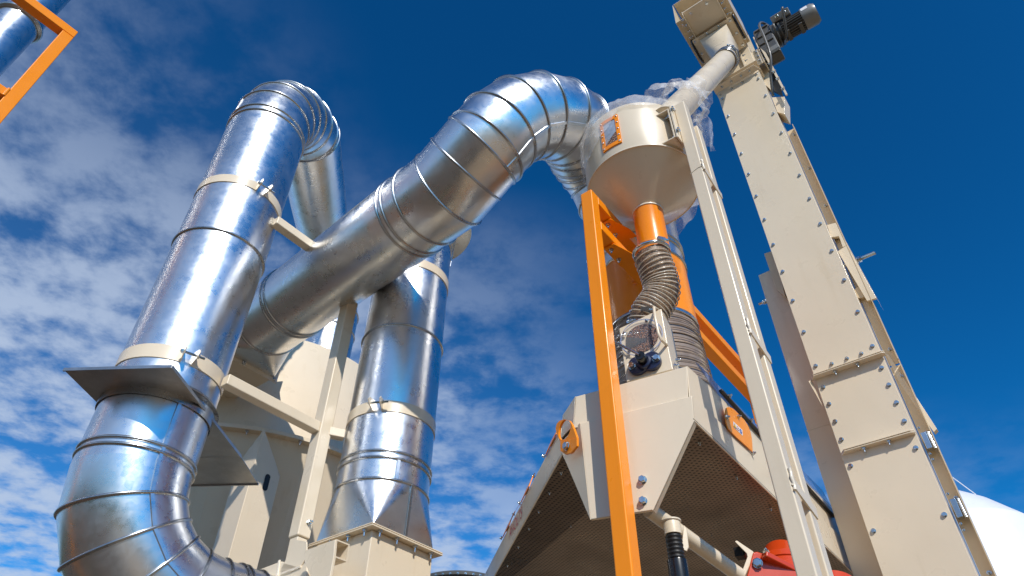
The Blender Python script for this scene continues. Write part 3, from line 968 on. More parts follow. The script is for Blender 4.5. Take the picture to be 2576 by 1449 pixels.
def build_column():
    """cream twin-tube column that carries the hopper"""
    bot = V(.694, 1.62, 0)
    t = thing('support_column', (bot[0], bot[1], 0), 'cream twin-tube column standing right of the hopper, in front of the tall elevator', 'support column')
    s = .047
    top = vz(1733, 262, bot[0], bot[1])
    P = lambda z: V(bot[0], bot[1], z)
    m = MB(); m.box(P(top / 2), AX, BX, ZX, s, s, top); m.build('front_tube', 'cream', t, 30, .005)
    off = BX * .104
    top2 = vz(1770, 322, bot[0] + off[0], bot[1] + off[1])
    m = MB(); m.box(P(top2 / 2) + off, AX, BX, ZX, s, s, top2); m.build('rear_tube', 'cream', t, 30, .005)
    m = MB(); q = P(0) - AX * (s / 2 + .001)
    # tie plates
    for y in (440, 850, 1240):
        z = vz(1770 + (y - 440) * .29, y, bot[0], bot[1])
        m = MB(); m.bar(q + ZX * (z + .025) - BX * .02, q + ZX * (z - .012) + off + BX * .028, ZX, .034, .005); m.build('tie_plate', 'cream', t, 30, .001)
        w = MB(); pts = [q + ZX * (z + .055 - .012 * k) - BX * (.020 - .003 * sin(k * 2.1)) - AX * .003 for k in range(6)]; w.tube(pts, .0045, 8); w.build('weld_bead', 'weld_cream', t, 50)
    z = vz(1748, 440, bot[0], bot[1]); j = MB(); pf = P(z) - BX * (s / 2 + .0006)
    j.tube([pf + AX * .024 - ZX * .006, pf + AX * .01, pf - AX * .008 + ZX * .005, pf - AX * .025 + ZX * .003], .0016, 6); j.build('weld_bead', 'weld_cream', t, 50)
    # gusset closing the column head
    g = MB(); g.prism([P(top - .004) + BX * s / 2, P(top - .16) + BX * s / 2, P(top2 - .02) + off - BX * s / 2, P(top2 - .0) + off - BX * s / 2], AX * .006); g.build('head_plate', 'cream', t, 30)
    # bracket to the hopper
    zt, zb_ = vz(1715, 285, bot[0], bot[1]), vz(1725, 360, bot[0], bot[1])
    pl = P((zt + zb_) / 2) + AX * (s / 2 + .004) - BX * .022
    b = MB(); b.box(pl, AX, BX, ZX, .008, .075, zt - zb_ + .02); bo = b.build('bracket_plate', 'cream', t, 30, .002)
    pl2 = pl + AX * .011
    b = MB(); b.box(pl2, AX, BX, ZX, .007, .070, zt - zb_ + .0)
    hop = V(HX, HY, 0)
    b2 = MB(); d = unit(V(HX, HY, 0) - V(pl2[0], pl2[1], 0))
    b.build('hopper_plate', 'cream', t, 30, .002)
    for z in (zb_, zt - .006):
        b = MB(); f0 = V(pl2[0], pl2[1], z)
        c = V(HX, HY, z)
        v = unit(f0 - c)
        w = V(-v[1], v[0], 0)
        b.prism([f0 - BX * .034, f0 + BX * .034, c + unit(v + w * .22) * HR * .99, c + v * HR * .99, c + unit(v - w * .26) * HR * .99], ZX * .006); b.build('bracket_web', 'cream', t, 30, .001)
    b = MB(); 
    bolts([V(pl[0], pl[1], zt - .02) - BX * .03 - AX * .006, V(pl[0], pl[1], zb_ + .03) - BX * .03 - AX * .006], unit(-BX * .9 - AX * .45), bo, .015, .008)
    bolts([V(pl2[0], pl2[1], zt - .02) - BX * .01 + AX * .004, V(pl2[0], pl2[1], zb_ + .03) - BX * .01 + AX * .004], AX, bo, .015, .014)
    return t


build_column()


# ================================================================== ORANGE FRAME + GRAIN FEED
def build_orange_frame():
    px, py, s = .3025, 1.78, .052
    zt = vz(1478, 492, px, py)
    t = thing('orange_frame', (px, py, 0), 'orange square-tube frame with a tall post and two arms beside the hopper outlet', 'support frame')
    P = lambda z: V(px, py, z)
    m = MB(); m.box(P(zt / 2), AX, BX, ZX, s, s, zt); m.build('post', 'orange', t, 30, .006)
    L = 1.55; hs = .046
    for z, nm in ((zt - hs / 2 - .001, 'upper_arm'), (zt - .165, 'lower_arm')):
        a = P(z) + BX * (s / 2 - .001)
        m = MB(); m.bar(a, a + BX * L, AX, s * .98, hs); ao = m.build(nm, 'orange', t, 30, .004)
        pts = [a + BX * (.56 + .055 * k) - ZX * (hs / 2) for k in range(7)]
        bolts(pts, -ZX, ao, .012, .006)
    m = MB(); m.box(P(zt / 2) + BX * L, AX, BX, ZX, s, s, zt); m.build('post', 'orange', t, 30, .005)
    # brackets to the outlet tube
    for z in (zt - hs - .006, zt - .165 - hs / 2 - .005):
        dl = (V(HX, HY, 0) - P(0)) @ BX
        c0 = P(z) + BX * (dl - .10); c1 = P(z) + BX * (dl + .03)
        tube = V(HX, HY, z)
        m = MB(); m.prism([c0 + AX * .022, c0 - AX * .024, c1 - AX * .055 - BX * .035, c1 - AX * .06 + BX * .02, c1 + AX * .022], -ZX * .004); bo = m.build('outlet_bracket', 'orange', t, 30, .001)
        bolts([c0 - ZX * .004 + BX * .02, c0 - ZX * .004 + BX * .085 + AX * .005], -ZX, bo, .014, .008)
    return t


build_orange_frame()


def build_outlet():
    t = thing('outlet_tube', (HX, HY, 3.43), 'bright orange outlet tube hanging under the hopper cone', 'outlet tube')
    m = MB(); m.lathe(V(HX, HY, 0), ZX, [(.0585, 3.668), (.064, 3.664), (.0595, 3.656), (.0585, 3.42), (.056, 3.42)], 48); m.build('tube', 'orange', t, 40)
    hp = [dep(1637, 626, 2.61), dep(1643, 655, 2.58), dep(1653, 680, 2.56), dep(1661, 705, 2.545), dep(1665, 726, 2.53), dep(1660, 748, 2.515), dep(1648, 768, 2.50), dep(1636, 784, 2.49), dep(1628, 800, 2.485), dep(1626, 822, 2.48)]
    # smooth the centre line
    pts = []
    for i in range(len(hp) - 1):
        p0, p1, p2, p3 = hp[max(i - 1, 0)], hp[i], hp[i + 1], hp[min(i + 2, len(hp) - 1)]
        for k in range(8):
            u = k / 8
            pts.append(.5 * ((2 * p1) + (-p0 + p2) * u + (2 * p0 - 5 * p1 + 4 * p2 - p3) * u * u + (-p0 + 3 * p1 - 3 * p2 + p3) * u ** 3))
    pts.append(hp[-1])
    r = .065
    h = thing('feed_hose', hp[-1], 'clear ribbed hose full of brown grain, S-bent between orange tube and sight box', 'hose')
    core = MB(); core.skin(mitre_rings(pts[5:], r * .96, 32)[0], True); core.build('grain_fill', 'hose_grain', h, 50)
    rings, tang = mitre_rings(pts, r, 40)
    # ribbed skin
    rr = []
    for i, (R_, c) in enumerate(zip(rings, pts)):
        rr.append([c + (p - c) * (1.0 if i % 3 else 1.03) for p in R_])
    sk = MB(); sk.skin(rr); so = sk.build('hose_skin', 'hose_skin', h, 60)
    # spiral wire: one coil per three stations
    w = MB(); wire = []
    n = 40; turns = (len(pts) - 8) / 3.0; N_ = int(turns * n)
    for k in range(N_):
        f = 5 + (len(pts) - 7) * k / N_; i = int(f); u = f - i; j = int(k % n)
        c = pts[i] * (1 - u) + pts[i + 1] * u
        q = rings[i][j] * (1 - u) + rings[i + 1][j] * u
        wire.append(c + (q - c) * 1.035)
    w.tube(wire, .0026, 6); w.build('spiral_wire', 'hose_wire', h, 60)
    for i, up in ((3, 1), (len(pts) - 5, 0)):
        b = MB(); b.bead(mitre_rings(pts, r * 1.05, 40)[0][i], tang[i], pts[i], .005, .007)
        bo = b.build('hose_clamp', 'zinc', h, 60)
        d = unit(V(.35, -1, 0) if up else V(-.2, -1, 0)); c = pts[i] + d * (r * 1.05 + .008)
        s = MB(); sd = unit(np.cross(d, tang[i])); s.box(c, sd, tang[i], d, .032, .014, .011); s.lathe(c + sd * .012, sd, [(.006, 0), (.006, .016)], 10, True); s.build('clamp_screw', 'zinc', bo, 30)
    return t


build_outlet()

HD = V(-.891, .454, 0)                 # across the front of the cleaner (to the left)
HN = V(-.454, -.891, 0)                # its front normal
HQ = at(1741, 995, 1.717)


def fp(x, y, off=0.0): return onp(x, y, HQ - HN * off, HN)


def build_sight_box():
    q = at(1693, 929, 1.835)
    t = thing('sight_box', (q[0], q[1], q[2]), 'small cream inspection box with a round grain window and a dark blue bearing', 'inspection box')
    f = lambda x, y, o=0.0: onp(x, y, q + HN * o, HN)
    TL, TR, BL, BR = f(1557, 826), f(1663, 776), f(1576, 961), f(1693, 929)
    dpt = -HN * .135
    m = MB(); pts = [TL, TR, f(1680, 868), BR, BL]
    m.prism(pts, dpt); m.build('housing', 'cream', t, 20, .003)
    # side bolts
    sd = unit(np.cross(ZX, HN)) ; sd = sd if sd @ V(1, -.3, 0) > 0 else -sd
    bolts([f(1684, 890) + dpt * .35 + sd * .008, f(1684, 890) + dpt * .8 - ZX * .04 + sd * .010, BR + dpt * .1 + ZX * .02 + sd * .003], sd, t, .012, .008)
    # window: clear ring over a grain disc
    c = f(1615, 851, .0); u = unit(HD); v = ZX
    rad = np.linalg.norm(f(1615, 851) - f(1657, 840)) * .98
    circ = lambda r, o, n=48: [c + HN * o + r * (cos(2 * pi * k / n) * u + sin(2 * pi * k / n) * v) for k in range(n)]
    g = MB(); g.skin([circ(rad, .0012), circ(rad * .995, .0022)], True); go = g.build('grain_window', 'grain', t, 0)
    R2 = rad * 1.27
    d = MB(); d.skin([circ(R2, .004), circ(R2, .010)], True); do = d.build('clear_disc', 'clear_disc', t, 30)
    e = MB(); n = 48
    e.torus(c + HN * .008, HN, R2, .0022, 48, 6); e.build('disc_rim', 'clear_cover', do, 50)
    bolts([c + HN * .010 + rad * 1.13 * (cos(a) * u + sin(a) * v) for a in (1.1 + .9, 2.5 - 2.0 + pi * .0 + .02, 3.75 + 1.9 - .15, .25 + 2.5)], HN, do, .010, .002)
    # dark paddle seen through the grain
    p = MB(); fpx = lambda x, y: f(x, y, .0030)
    p.add([fpx(1575, 848), fpx(1623, 851), fpx(1625, 857), fpx(1581, 880), fpx(1574, 868)], [(0, 1, 2, 3, 4)]); p.build('paddle', 'motor_grey', go, 0)
    # bent handle
    h = MB(); h.tube([f(1650, 776, .0), f(1645, 774, .035), f(1648, 800, .042), f(1656, 838, .042), f(1664, 855, .036), f(1678, 868, .0)], .0052, 12); h.build('handle', 'cream', t, 60)
    # flange bearing
    bc = f(1624, 918)
    b = MB(); n = 40; prof = []
    a1, a2 = f(1592, 925) - bc, f(1655, 905) - bc
    ax = unit(a2 - a1); ay = unit(np.cross(HN, ax)); L = np.linalg.norm(a2 - a1) / 2
    out = []
    for k in range(n):
        a = 2 * pi * k / n; rr = L * 1.28 * abs(cos(a)) ** 1.6 + L * .66 * abs(sin(a)) ** 1.6
        out.append(bc + ax * rr * cos(a) + ay * rr * sin(a) * .95)
    b.prism(out, HN * .016); bo = b.build('bearing_flange', 'navy', t, 30, .002)
    k_ = MB(); k_.lathe(bc + HN * .015, HN, [(L * .62, 0), (L * .60, .012), (L * .46, .014), (L * .44, .010), (L * .2, .010)], 40); k_.build('bearing_ring', 'navy', bo, 30)
    s = MB(); s.lathe(bc + HN * .02, HN, [(L * .33, 0), (L * .33, .022), (L * .40, .024), (L * .40, .038), (L * .36, .042), (.0005, .042)], 32); so = s.build('shaft_end', 'black_plastic', bo, 30)
    bolts([bc + ax * L * .98 * s_ + HN * .016 for s_ in (-1, 1)], HN, bo, .021, 0, 'hex_bolt')
    # balance rod and its spring
    r0 = bc + HN * .065; r1 = r0 + (f(1528, 868, .055) - f(1624, 918, .055))
    r = MB(); r.tube([r0, r1], .0045, 12)
    for k in range(9):
        c_ = r0 + (r1 - r0) * (.35 + .07 * k); r.torus(c_, r1 - r0, .0045, .0012, 14, 5)
    r.build('balance_rod', 'steel_bar', t, 50)
    sp = MB(); A_, B_ = r0 + (r1 - r0) * .72 + ZX * .012, f(1640, 826, .02); pts = []
    tt = unit(B_ - A_); uu, vv = frame_of(tt); Ls = np.linalg.norm(B_ - A_)
    for k in range(14 * 14):
        a = 2 * pi * k / 14; pts.append(A_ + tt * Ls * k / (14 * 14) + .0055 * (cos(a) * uu + sin(a) * vv))
    sp.tube(pts, .0009, 4); sp.build('spring', 'zinc', t, 50)
    return t


build_sight_box()


# ================================================================== ORANGE EXHAUST DUCT + HOSE
def build_exhaust():
    X, Y = .625, 2.40
    z = lambda y: vz(1600, y, X, Y)
    t = thing('exhaust_tube', (X, Y, 3.2), 'wide glossy orange exhaust tube in shade behind the feed frame, under a galvanised bend', 'exhaust tube')
    m = MB(); m.lathe(V(X, Y, 0), ZX, [(.20, z(700) - .002), (.20, z(850)), (.19, z(850))], 72); to = m.build('tube', 'orange', t, 40)
    p = V(X, Y, z(782)); d = unit(V(-.42, -.9, 0)); m = MB(); m.lathe(p + d * .199, d, [(.012, 0), (.013, .004), (.009, .005), (.008, .001), (.0005, .001)], 20); m.build('weld_nut', 'orange', to, 30)
    h = thing('exhaust_hose', (X, Y, 2.85), 'wide dusty clear spiral hose coupling the orange exhaust tube to the cleaner roof', 'hose')
    z0, z1 = z(838), z(955) - .25; pts = [V(X, Y, z0 + (z1 - z0) * k / 40) + BX * .03 * (k / 40) ** 2 for k in range(41)]
    R_ = .198
    rings, tang = mitre_rings(pts, R_, 56)
    m = MB(); m.skin([[c + (p - c) * (1 - .03 * abs(sin(i * pi / 4))) * (1 + .05 * i / 40) for p in r] for i, (r, c) in enumerate(zip(rings, pts))]); m.build('hose_skin', 'dusty_hose', h, 60)
    wire = []; n = 56
    for k in range(22 * n):
        f_ = 40 * k / (22 * n); i = int(f_); u = f_ - i
        c = pts[i] * (1 - u) + pts[min(i + 1, 40)] * u; q = rings[i][k % n] * (1 - u) + rings[min(i + 1, 40)][k % n] * u
        wire.append(c + (q - c) * (1.010 + .05 * f_ / 40))
    w = MB(); w.tube(wire, .0020, 6); w.build('spiral_wire', 'dusty_hose', h, 60)
    b = MB(); b.bead(mitre_rings(pts, R_ * 1.01, 56)[0][2], ZX, pts[2], .004, .008); bo = b.build('hose_clamp', 'zinc', h, 60)
    return t


build_exhaust()


# ================================================================== BUCKET ELEVATOR
EC = V(1.55, 2.587, 0)


def EL(u, w, z): return EC + AX * u + BX * w + ZX * z


def build_elevator():
    t = thing('bucket_elevator', EC, 'tall cream bucket elevator leg studded with bolts, rising to a head box at upper right', 'bucket elevator')
    W, D, TOP = .152, .20, 5.83
    m = MB(); m.box(EL(0, D / 2 + .004, TOP / 2), AX, BX, ZX, 2 * W - .008, D, TOP); m.build('casing', 'cream', t, 30, .004)
    # bolted front covers in three lengths
    zs = (0.1, 3.028, 3.418, 5.80)
    fcs = []
    for z0, z1 in zip(zs[:-1], zs[1:]):
        m = MB(); m.box(EL(0, 0, (z0 + z1) / 2), AX, BX, ZX, 2 * W, .006, z1 - z0 - .006)
        fcs.append(m.build('front_cover', 'cream', t, 30, .0015))
    def zrow(z0, z1, n): return [z0 + (z1 - z0) * k / (n - 1) for k in range(n)]
    fn = -BX
    for fc, zz in ((fcs[2], zrow(3.48, 5.72, 12)), (fcs[1], zrow(3.09, 3.36, 4)), (fcs[0], zrow(1.0, 2.965, 8))):
        bolts([EL(s * .13, -.003, z) for z in zz for s in (1, -1)], fn, fc, .0155)
    bolts([EL(u, -.003, 3.462) for u in (.06, -.01, -.075)], fn, fcs[2], .014, .004)
    # pressed angle strips between the covers
    for z, wd, ww in ((3.418, .168, .040), (3.028, .150, .034)):
        m = MB(); m.prism([EL(wd, -.003, z), EL(wd - .02, -ww, z), EL(-wd + .012, -ww, z), EL(-wd, -ww * .75, z), EL(-wd, -.003, z)], ZX * .004); fo = m.build('joint_flange', 'cream', t, 30, .001)
        m = MB(); m.prism([EL(wd, -.003, z - .004), EL(wd - .02, -ww, z - .004), EL(-wd + .012, -ww, z - .004), EL(-wd, -ww * .75, z - .004), EL(-wd, -.003, z - .004)], -ZX * .004); m.build('joint_flange', 'cream', t, 30, .001)
        bolts([EL(u, -ww * .55, z - .008) for u in (.055, -.045)], -ZX, fo, .015, .012)
    m = MB(); m.prism([EL(.168, -.003, 3.414), EL(.178, -.030, 3.40), EL(.160, -.004, 3.27)], BX * .004); m.build('joint_gusset', 'cream', t, 30)
    # channel along the right-hand edge
    for z0, z1 in ((.1, 3.42), (3.43, 5.24)):
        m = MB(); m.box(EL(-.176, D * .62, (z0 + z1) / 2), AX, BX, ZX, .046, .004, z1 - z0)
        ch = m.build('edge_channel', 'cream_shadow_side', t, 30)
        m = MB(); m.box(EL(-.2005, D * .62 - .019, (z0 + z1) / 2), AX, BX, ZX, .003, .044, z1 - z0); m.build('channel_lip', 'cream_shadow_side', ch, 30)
        n = max(2, int((z1 - z0) / .26)); bolts([EL(-.182, D * .62 - .002, z0 + .08 + (z1 - z0 - .14) * k / (n - 1)) for k in range(n)], fn, ch, .013, .008)
    # spring catches
    for y, x in ((1112, 2332), (1282, 2406)):
        p = onp(x, y, EL(0, .09, 0), BX); z = p[2]
        m = MB(); m.box(EL(-.172, .085, z), AX, BX, ZX, .022, .030, .075); m.tube([EL(-.19, .08, z + .036), EL(-.193, .07, z - .045)], .006, 10)
        co = m.build('spring_catch', 'zinc', t, 40, .002)
        bolts([EL(-.165, .062, z - .065), EL(-.165, .062, z - .09), EL(-.165, .062, z + .055)], fn, co, .008, .006, 'catch_screw')
    # take-up bracket with its threaded rod
    q = EL(0, .085, 0)
    f = lambda x, y: onp(x, y, q, BX)
    m = MB(); m.prism([f(2107, 632), f(2130, 617), f(2205, 750), f(2181, 757)], BX * .012); m.prism([f(2130, 617), f(2102, 560), f(2205, 750)], BX * .13)
    bo = m.build('takeup_bracket', 'cream', t, 30, .0015)
    m = MB(); m.prism([f(2080, 566), f(2102, 560), f(2130, 617), f(2120, 622), f(2110, 594), f(2091, 597)], BX * .02); m.build('bracket_cap', 'cream', bo, 30, .0015)
    m = MB(); m.lathe(EL(-.17, .10, 3.86), BX, [(.02, 0), (.035, 0), (.035, .05), (.02, .05)], 28, True); m.build('bracket_roller', 'cream_shadow_side', bo, 40)
    z = 4.07; m = MB(); m.tube([EL(-.145, .12, z), EL(-.305, .12, z)], .0085, 14)
    for k in range(22): m.torus(EL(-.225 - k * .0036, .12, z), AX, .0085, .0016, 12, 5)
    for u, r in ((-.212, .019), (-.230, .016)): m.hexbolt(EL(u + .008, .12, z), -AX, r * 1.7, .014)
    m.build('threaded_rod', 'zinc', bo, 30)
    # tapered guard below the joint
    q2 = EL(0, .12, 0); g = lambda x, y: onp(x, y, q2, BX)
    m = MB(); m.prism([g(2228, 890), g(2236, 892), g(2357, 1079), g(2349, 1087), g(2262, 962)], BX * .03); m.build('joint_guard', 'cream', t, 30, .001)
    # little box on the left edge
    q3 = EL(0, .06, 0); g3 = lambda x, y: onp(x, y, q3, BX)
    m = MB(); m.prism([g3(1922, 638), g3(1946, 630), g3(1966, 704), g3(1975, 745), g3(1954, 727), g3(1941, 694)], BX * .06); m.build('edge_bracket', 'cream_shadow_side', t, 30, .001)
    # ---------- head
    m = MB(); m.box(EL(0, .03, 5.86), AX, BX, ZX, 2 * .165, .16, .006)
    m.prism([EL(.160, -.01, 5.80), EL(.160, -.055, 5.815), EL(-.140, -.055, 5.815), EL(-.165, -.01, 5.80)], ZX * .004)
    ho = m.build('head_flange', 'cream', t, 30, .001)
    bolts([EL(u, -.035, 5.815) for u in (.10, .03, -.04, -.10)], -ZX, ho, .016, .012)
    bolts([EL(u, -.003, 5.775) for u in (.135, .05, -.03, -.13)], fn, ho, .014)
    m = MB(); m.box(EL(0, .11, 6.02), AX, BX, ZX, 2 * .150, .21, .36); m.build('head_neck', 'cream', t, 30, .003)
    m = MB(); m.box(EL(-.085, -.004, 5.98), AX, BX, ZX, .012, .03, .22); rb = m.build('neck_rib', 'cream', t, 30, .001)
    bolts([EL(-.095, -.012, z) for z in (5.90, 5.97, 6.04)], -AX, rb, .014, .01)
    # overhanging discharge: plate facing down
    ph = 1.40
    du = -BX * sin(ph) + ZX * cos(ph); dn = unit(-ZX * sin(ph) - BX * cos(ph))
    B0 = EL(0, -.035, 6.115)
    def DP(u, s, o=0.0): return B0 + AX * u + du * s + dn * o
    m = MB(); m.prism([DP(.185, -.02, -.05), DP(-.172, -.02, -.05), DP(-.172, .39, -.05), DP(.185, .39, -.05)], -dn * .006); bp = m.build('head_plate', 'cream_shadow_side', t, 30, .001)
    m = MB(); m.prism([DP(.185, -.02, -.05), DP(.185, .39, -.05), DP(.185, .39, -.42), DP(.185, -.02, -.42)], AX * .004); m.build('head_side', 'cream', t, 30)
    m = MB(); m.prism([DP(-.172, -.02, -.05), DP(-.172, .39, -.05), DP(-.172, .39, -.42), DP(-.172, -.02, -.42)], -AX * .004); m.build('head_side', 'cream', t, 30)
    m = MB(); m.prism([EL(.18, .22, 6.12), EL(-.168, .22, 6.12), EL(-.168, .22, 6.6), EL(.18, .22, 6.6)], BX * .004); m.build('head_back', 'cream', t, 30)
    m = MB(); m.prism([DP(.18, .39, -.42), DP(-.168, .39, -.42), EL(-.168, .22, 6.6), EL(.18, .22, 6.6)], ZX * .004); m.build('head_cover', 'cream', t, 30)
    for s_ in (1, -1):
        m = MB(); m.box(DP(.118 * s_, .335, -.020), AX, du, dn, .004, .20, .06); rb = m.build('chute_rib', 'cream', bp, 30)
        bolts([DP((.128) * s_, .255 + .045 * k, -.02) for k in range(4)], AX * s_, rb, .013, .01)
    m = MB(); m.box(DP(0, .335, -.040), AX, du, dn, .232, .195, .012); m.build('chute_panel', 'cream', bp, 30, .001)
    bolts([DP(u, .395, -.034) for u in (.07, -.05)], dn, bp, .016)
    bolts([DP(s_ * .155, .02 + .11 * k, -.05) for k in range(4) for s_ in (1, -1)], dn, bp, .014)
    # black grips on both sides of the outlet
    for s_ in (1, -1):
        m = MB(); c = lambda s, o: DP(s_ * .158, s, o)
        m.tube([c(.03, -.04), c(.05, .004), c(.10, .022), c(.15, .022), c(.20, .004), c(.22, -.04)], .009, 10); m.build('grip', 'black_plastic', t, 50)
    # outlet flange and square-to-round spout
    m = MB(); m.plate_hole([DP(.150, -.012, .0), DP(-.142, -.012, .0), DP(-.142, .235, .0), DP(.150, .235, .0)], DP(0, .115, 0), .10, dn * .006, 40); oo = m.build('outlet_flange', 'cream', t, 30, .001)
    m = MB(); m.prism([DP(.13, .0, -.001), DP(-.122, .0, -.001), DP(-.122, .22, -.001), DP(.13, .22, -.001)], -dn * .048); m.build('outlet_frame', 'cream', oo, 30)
    bolts([DP(u, s, .006) for u, s in ((.135, .01), (.135, .11), (.135, .215), (.04, .222), (-.05, .222), (-.128, .215), (-.128, .11), (-.128, .01))], dn, oo, .015)
    return t, DP, dn


ELEV, DP, DN = build_elevator()


def build_spout():
    end = atz(1697, 283, 4.15)
    cen = DP(0.004, .115, .006)
    st = dep(1830, 146, 4.18)
    ax = unit(end - st)
    t = thing('spout_pipe', st, 'cream round spout pipe with wire clamps running from the elevator head down to the hopper', 'spout pipe')
    r = .063; n = 48
    u = unit(AX - ax * (AX @ ax)); v = np.cross(ax, u)
    # square-to-round
    cor = [DP(.105, .015, .007), DP(-.098, .015, .007), DP(-.098, .21, .007), DP(.105, .21, .007)]
    ring = []
    cc = sum(cor) / 4
    circ = [st + r * (cos(2 * pi * k / n) * u + sin(2 * pi * k / n) * v) for k in range(n)]
    # pair each corner with the closest quarter
    fs = []; idx = []
    for c in cor:
        d = c - cc; d = d - ax * (d @ ax); idx.append(int(np.argmax([(p - st) @ d for p in circ])))
    m = MB(); vs = circ + cor
    owner = []
    for k in range(n):
        dd = [min((k - i) % n, (i - k) % n) for i in idx]; owner.append(int(np.argmin(dd)))
    for k in range(n):
        j = (k + 1) % n
        fs.append((k, j, n + owner[k]))
        if owner[k] != owner[j]: fs.append((j, n + owner[j], n + owner[k]))
    m.add(vs, fs); m.build('spout_hood', 'cream', t, 25)
    m = MB(); m.tube([st, end + ax * .17], r, 48, True); m.build('pipe', 'cream', t, 40)
    m = MB(); m.lathe(st, ax, [(r + .001, -.004), (r + .004, -.004), (r + .004, .115), (r + .001, .115)], 48); m.build('joint_sleeve', 'cream', t, 40)
    for k, (s, tilt) in enumerate(((.012, .0), (.040, .10), (.064, -.08), (.108, .14))):
        c = st + ax * s; d = unit(ax + u * tilt)
        m = MB(); m.torus(c, d, r + .007, .0032, 48, 8); m.torus(c + ax * .006, d, r + .007, .0026, 48, 8); o = m.build('wire_clamp', 'steel_bar', t, 60)
        a = -1.9 + .5 * k; dd = unit(-CAM * 0 + (np.array(CAM) - c)); dd = unit(dd - ax * (dd @ ax)); side = np.cross(ax, dd)
        p = c + (dd * cos(.5 - .45 * k) + side * sin(.5 - .45 * k)) * (r + .012); tt = unit(np.cross(ax, p - c))
        m = MB(); m.box(p, tt, ax, unit(p - c), .036, .012, .010); m.lathe(p + tt * .012, tt, [(.0055, 0), (.0055, .014)], 8, True); m.build('clamp_lock', 'zinc', o, 30)
    return t


build_spout()


# ================================================================== GEAR MOTOR
def build_motor():
    c = EL(-.36, .10, 6.205)
    t = thing('gear_motor', c, 'dark grey finned gear motor with a looping cable, bolted beside the elevator head', 'motor')
    M = lambda u, w, z: EL(u, .10 + w, 6.205 + z)
    m = MB(); m.box(M(-.205, -.0, -.13), AX, BX, ZX, .008, .14, .34); mo = m.build('mount_plate', 'cream', t, 30, .003)
    m = MB(); m.box(M(-.178, -.06, -.20), AX, BX, ZX, .06, .006, .18); m.build('mount_bracket', 'cream', t, 30, .002)
    bolts([M(-.178, -.064, -.14 - .055 * k) for k in range(3)], -BX, mo, .017, .0)
    bolts([M(-.21, -.05, -.10 - .05 * k) for k in range(4)], -AX, mo, .016, .012)
    # gearbox
    g = MB()
    prof = [(-.065, .10), (.055, .10), (.075, .04), (.075, -.20), (.02, -.265), (-.055, -.255), (-.075, -.19), (-.075, .06)]
    g.prism([M(-.212, w, z) for w, z in prof], -AX * .115); go = g.build('gearbox', 'motor_grey', t, 30, .008)
    g = MB(); g.prism([M(-.245, w * .9 , z) for w, z in [(-.083, -.07), (-.083, -.235), (-.07, -.255), (-.07, -.05)]], -AX * .085); g.build('gearbox_cover', 'motor_cover', go, 30, .004)
    g = MB()
    for z in (.07, -.02, -.11): g.box(M(-.27, -.079, z), AX, BX, ZX, .10, .012, .016)
    g.build('casting_rib', 'motor_grey', go, 30, .003)
    g = MB(); g.lathe(M(-.325, 0, 0), -AX, [(.088, 0), (.088, .02), (.070, .03), (.066, .05), (.078, .052), (.078, .066), (.066, .066)], 40, True); g.build('adapter_flange', 'motor_grey', t, 30)
    # finned stator
    st = M(-.385, 0, 0); n = 96; rr = []
    for h in (0, .155):
        ring = []
        for k in range(n):
            a = 2 * pi * k / n; r = .074 if (k % 4) in (0, 1) else .060
            ring.append(st - AX * h + BX * r * cos(a) + ZX * r * sin(a))
        rr.append(ring)
    m = MB(); m.skin(rr, True); m.build('finned_body', 'motor_grey', t, 20)
    m = MB(); m.lathe(st - AX * .150, -AX, [(.076, 0), (.078, .002), (.079, .075), (.066, .098), (.010, .10)], 48, True); fc = m.build('fan_cover', 'motor_cover', t, 35)
    d = unit(V(-.35, -.75, -.0) + ZX * .15); d = unit(d - AX * (d @ AX)); s_ = np.cross(AX, d)
    p = st - AX * .182 + d * .0795
    m = MB(); rr = []
    for k in range(7):
        a = -.28 + .56 * k / 6; q = st - AX * .182 + (d * cos(a) + s_ * sin(a)) * .0800
        rr.append([q - AX * .022, q + AX * .022])
    m.skin(rr, False, False); m.build('type_plate', 'sticker_white', fc, 0)
    # feet
    for h in (.03, .12):
        m = MB(); m.box(st - AX * h - ZX * .074, AX, BX, ZX, .026, .09, .012); m.build('foot', 'motor_grey', t, 30, .003)
    # terminal box
    d = unit(-BX * .55 + ZX * .85); e = unit(np.cross(AX, d))
    tc_ = st - AX * .035 + d * .105
    m = MB(); m.box(tc_, AX, e, d, .130, .095, .055); tb = m.build('terminal_box', 'motor_cover', t, 30, .006)
    for k in (-1, 0, 1):
        m = MB(); m.box(tc_ + d * .0255 + e * .022 * k, AX, e, d, .116, .003, .003); m.build('lid_groove', 'rubber', tb, 0)
    tr = MB(); c0 = tc_ + d * .0275 - AX * .0; R_ = .017
    tri = lambda r, o: [c0 + d * o + (AX * -cos(a) + e * sin(a)) * r for a in (pi / 2, pi / 2 + 2 * pi / 3, pi / 2 + 4 * pi / 3)]
    tr.add(tri(R_, .0), [(0, 1, 2)]); tr.build('warning_sign', 'sticker_black', tb, 0)
    tr = MB(); tr.add(tri(R_ * .78, .0006), [(0, 1, 2)]); tr.build('warning_sign_face', 'sticker_yellow', tb, 0)
    tr = MB(); z_ = [(.002, .008), (-.004, -.001), (.001, -.001), (-.003, -.009), (.005, .001), (0, .001)]
    tr.add([c0 + d * .0012 + e * y - AX * x for x, y in z_], [(0, 1, 2, 5), (2, 3, 4)]); tr.build('warning_bolt_mark', 'sticker_black', tb, 0)
    gl = []
    for u in (.022, -.03):
        p = tc_ - AX * u * -1 - e * .043 if False else tc_ + AX * u + (-e if (-e)[2] < 0 else e) * .043
        dd = (-e if (-e)[2] < 0 else e)
        m = MB(); m.lathe(p, dd, [(.013, 0), (.013, .012), (.010, .014), (.009, .024)], 12, True); m.build('cable_gland', 'zinc', tb, 30); gl.append((p, dd))
    p, dd = gl[1]
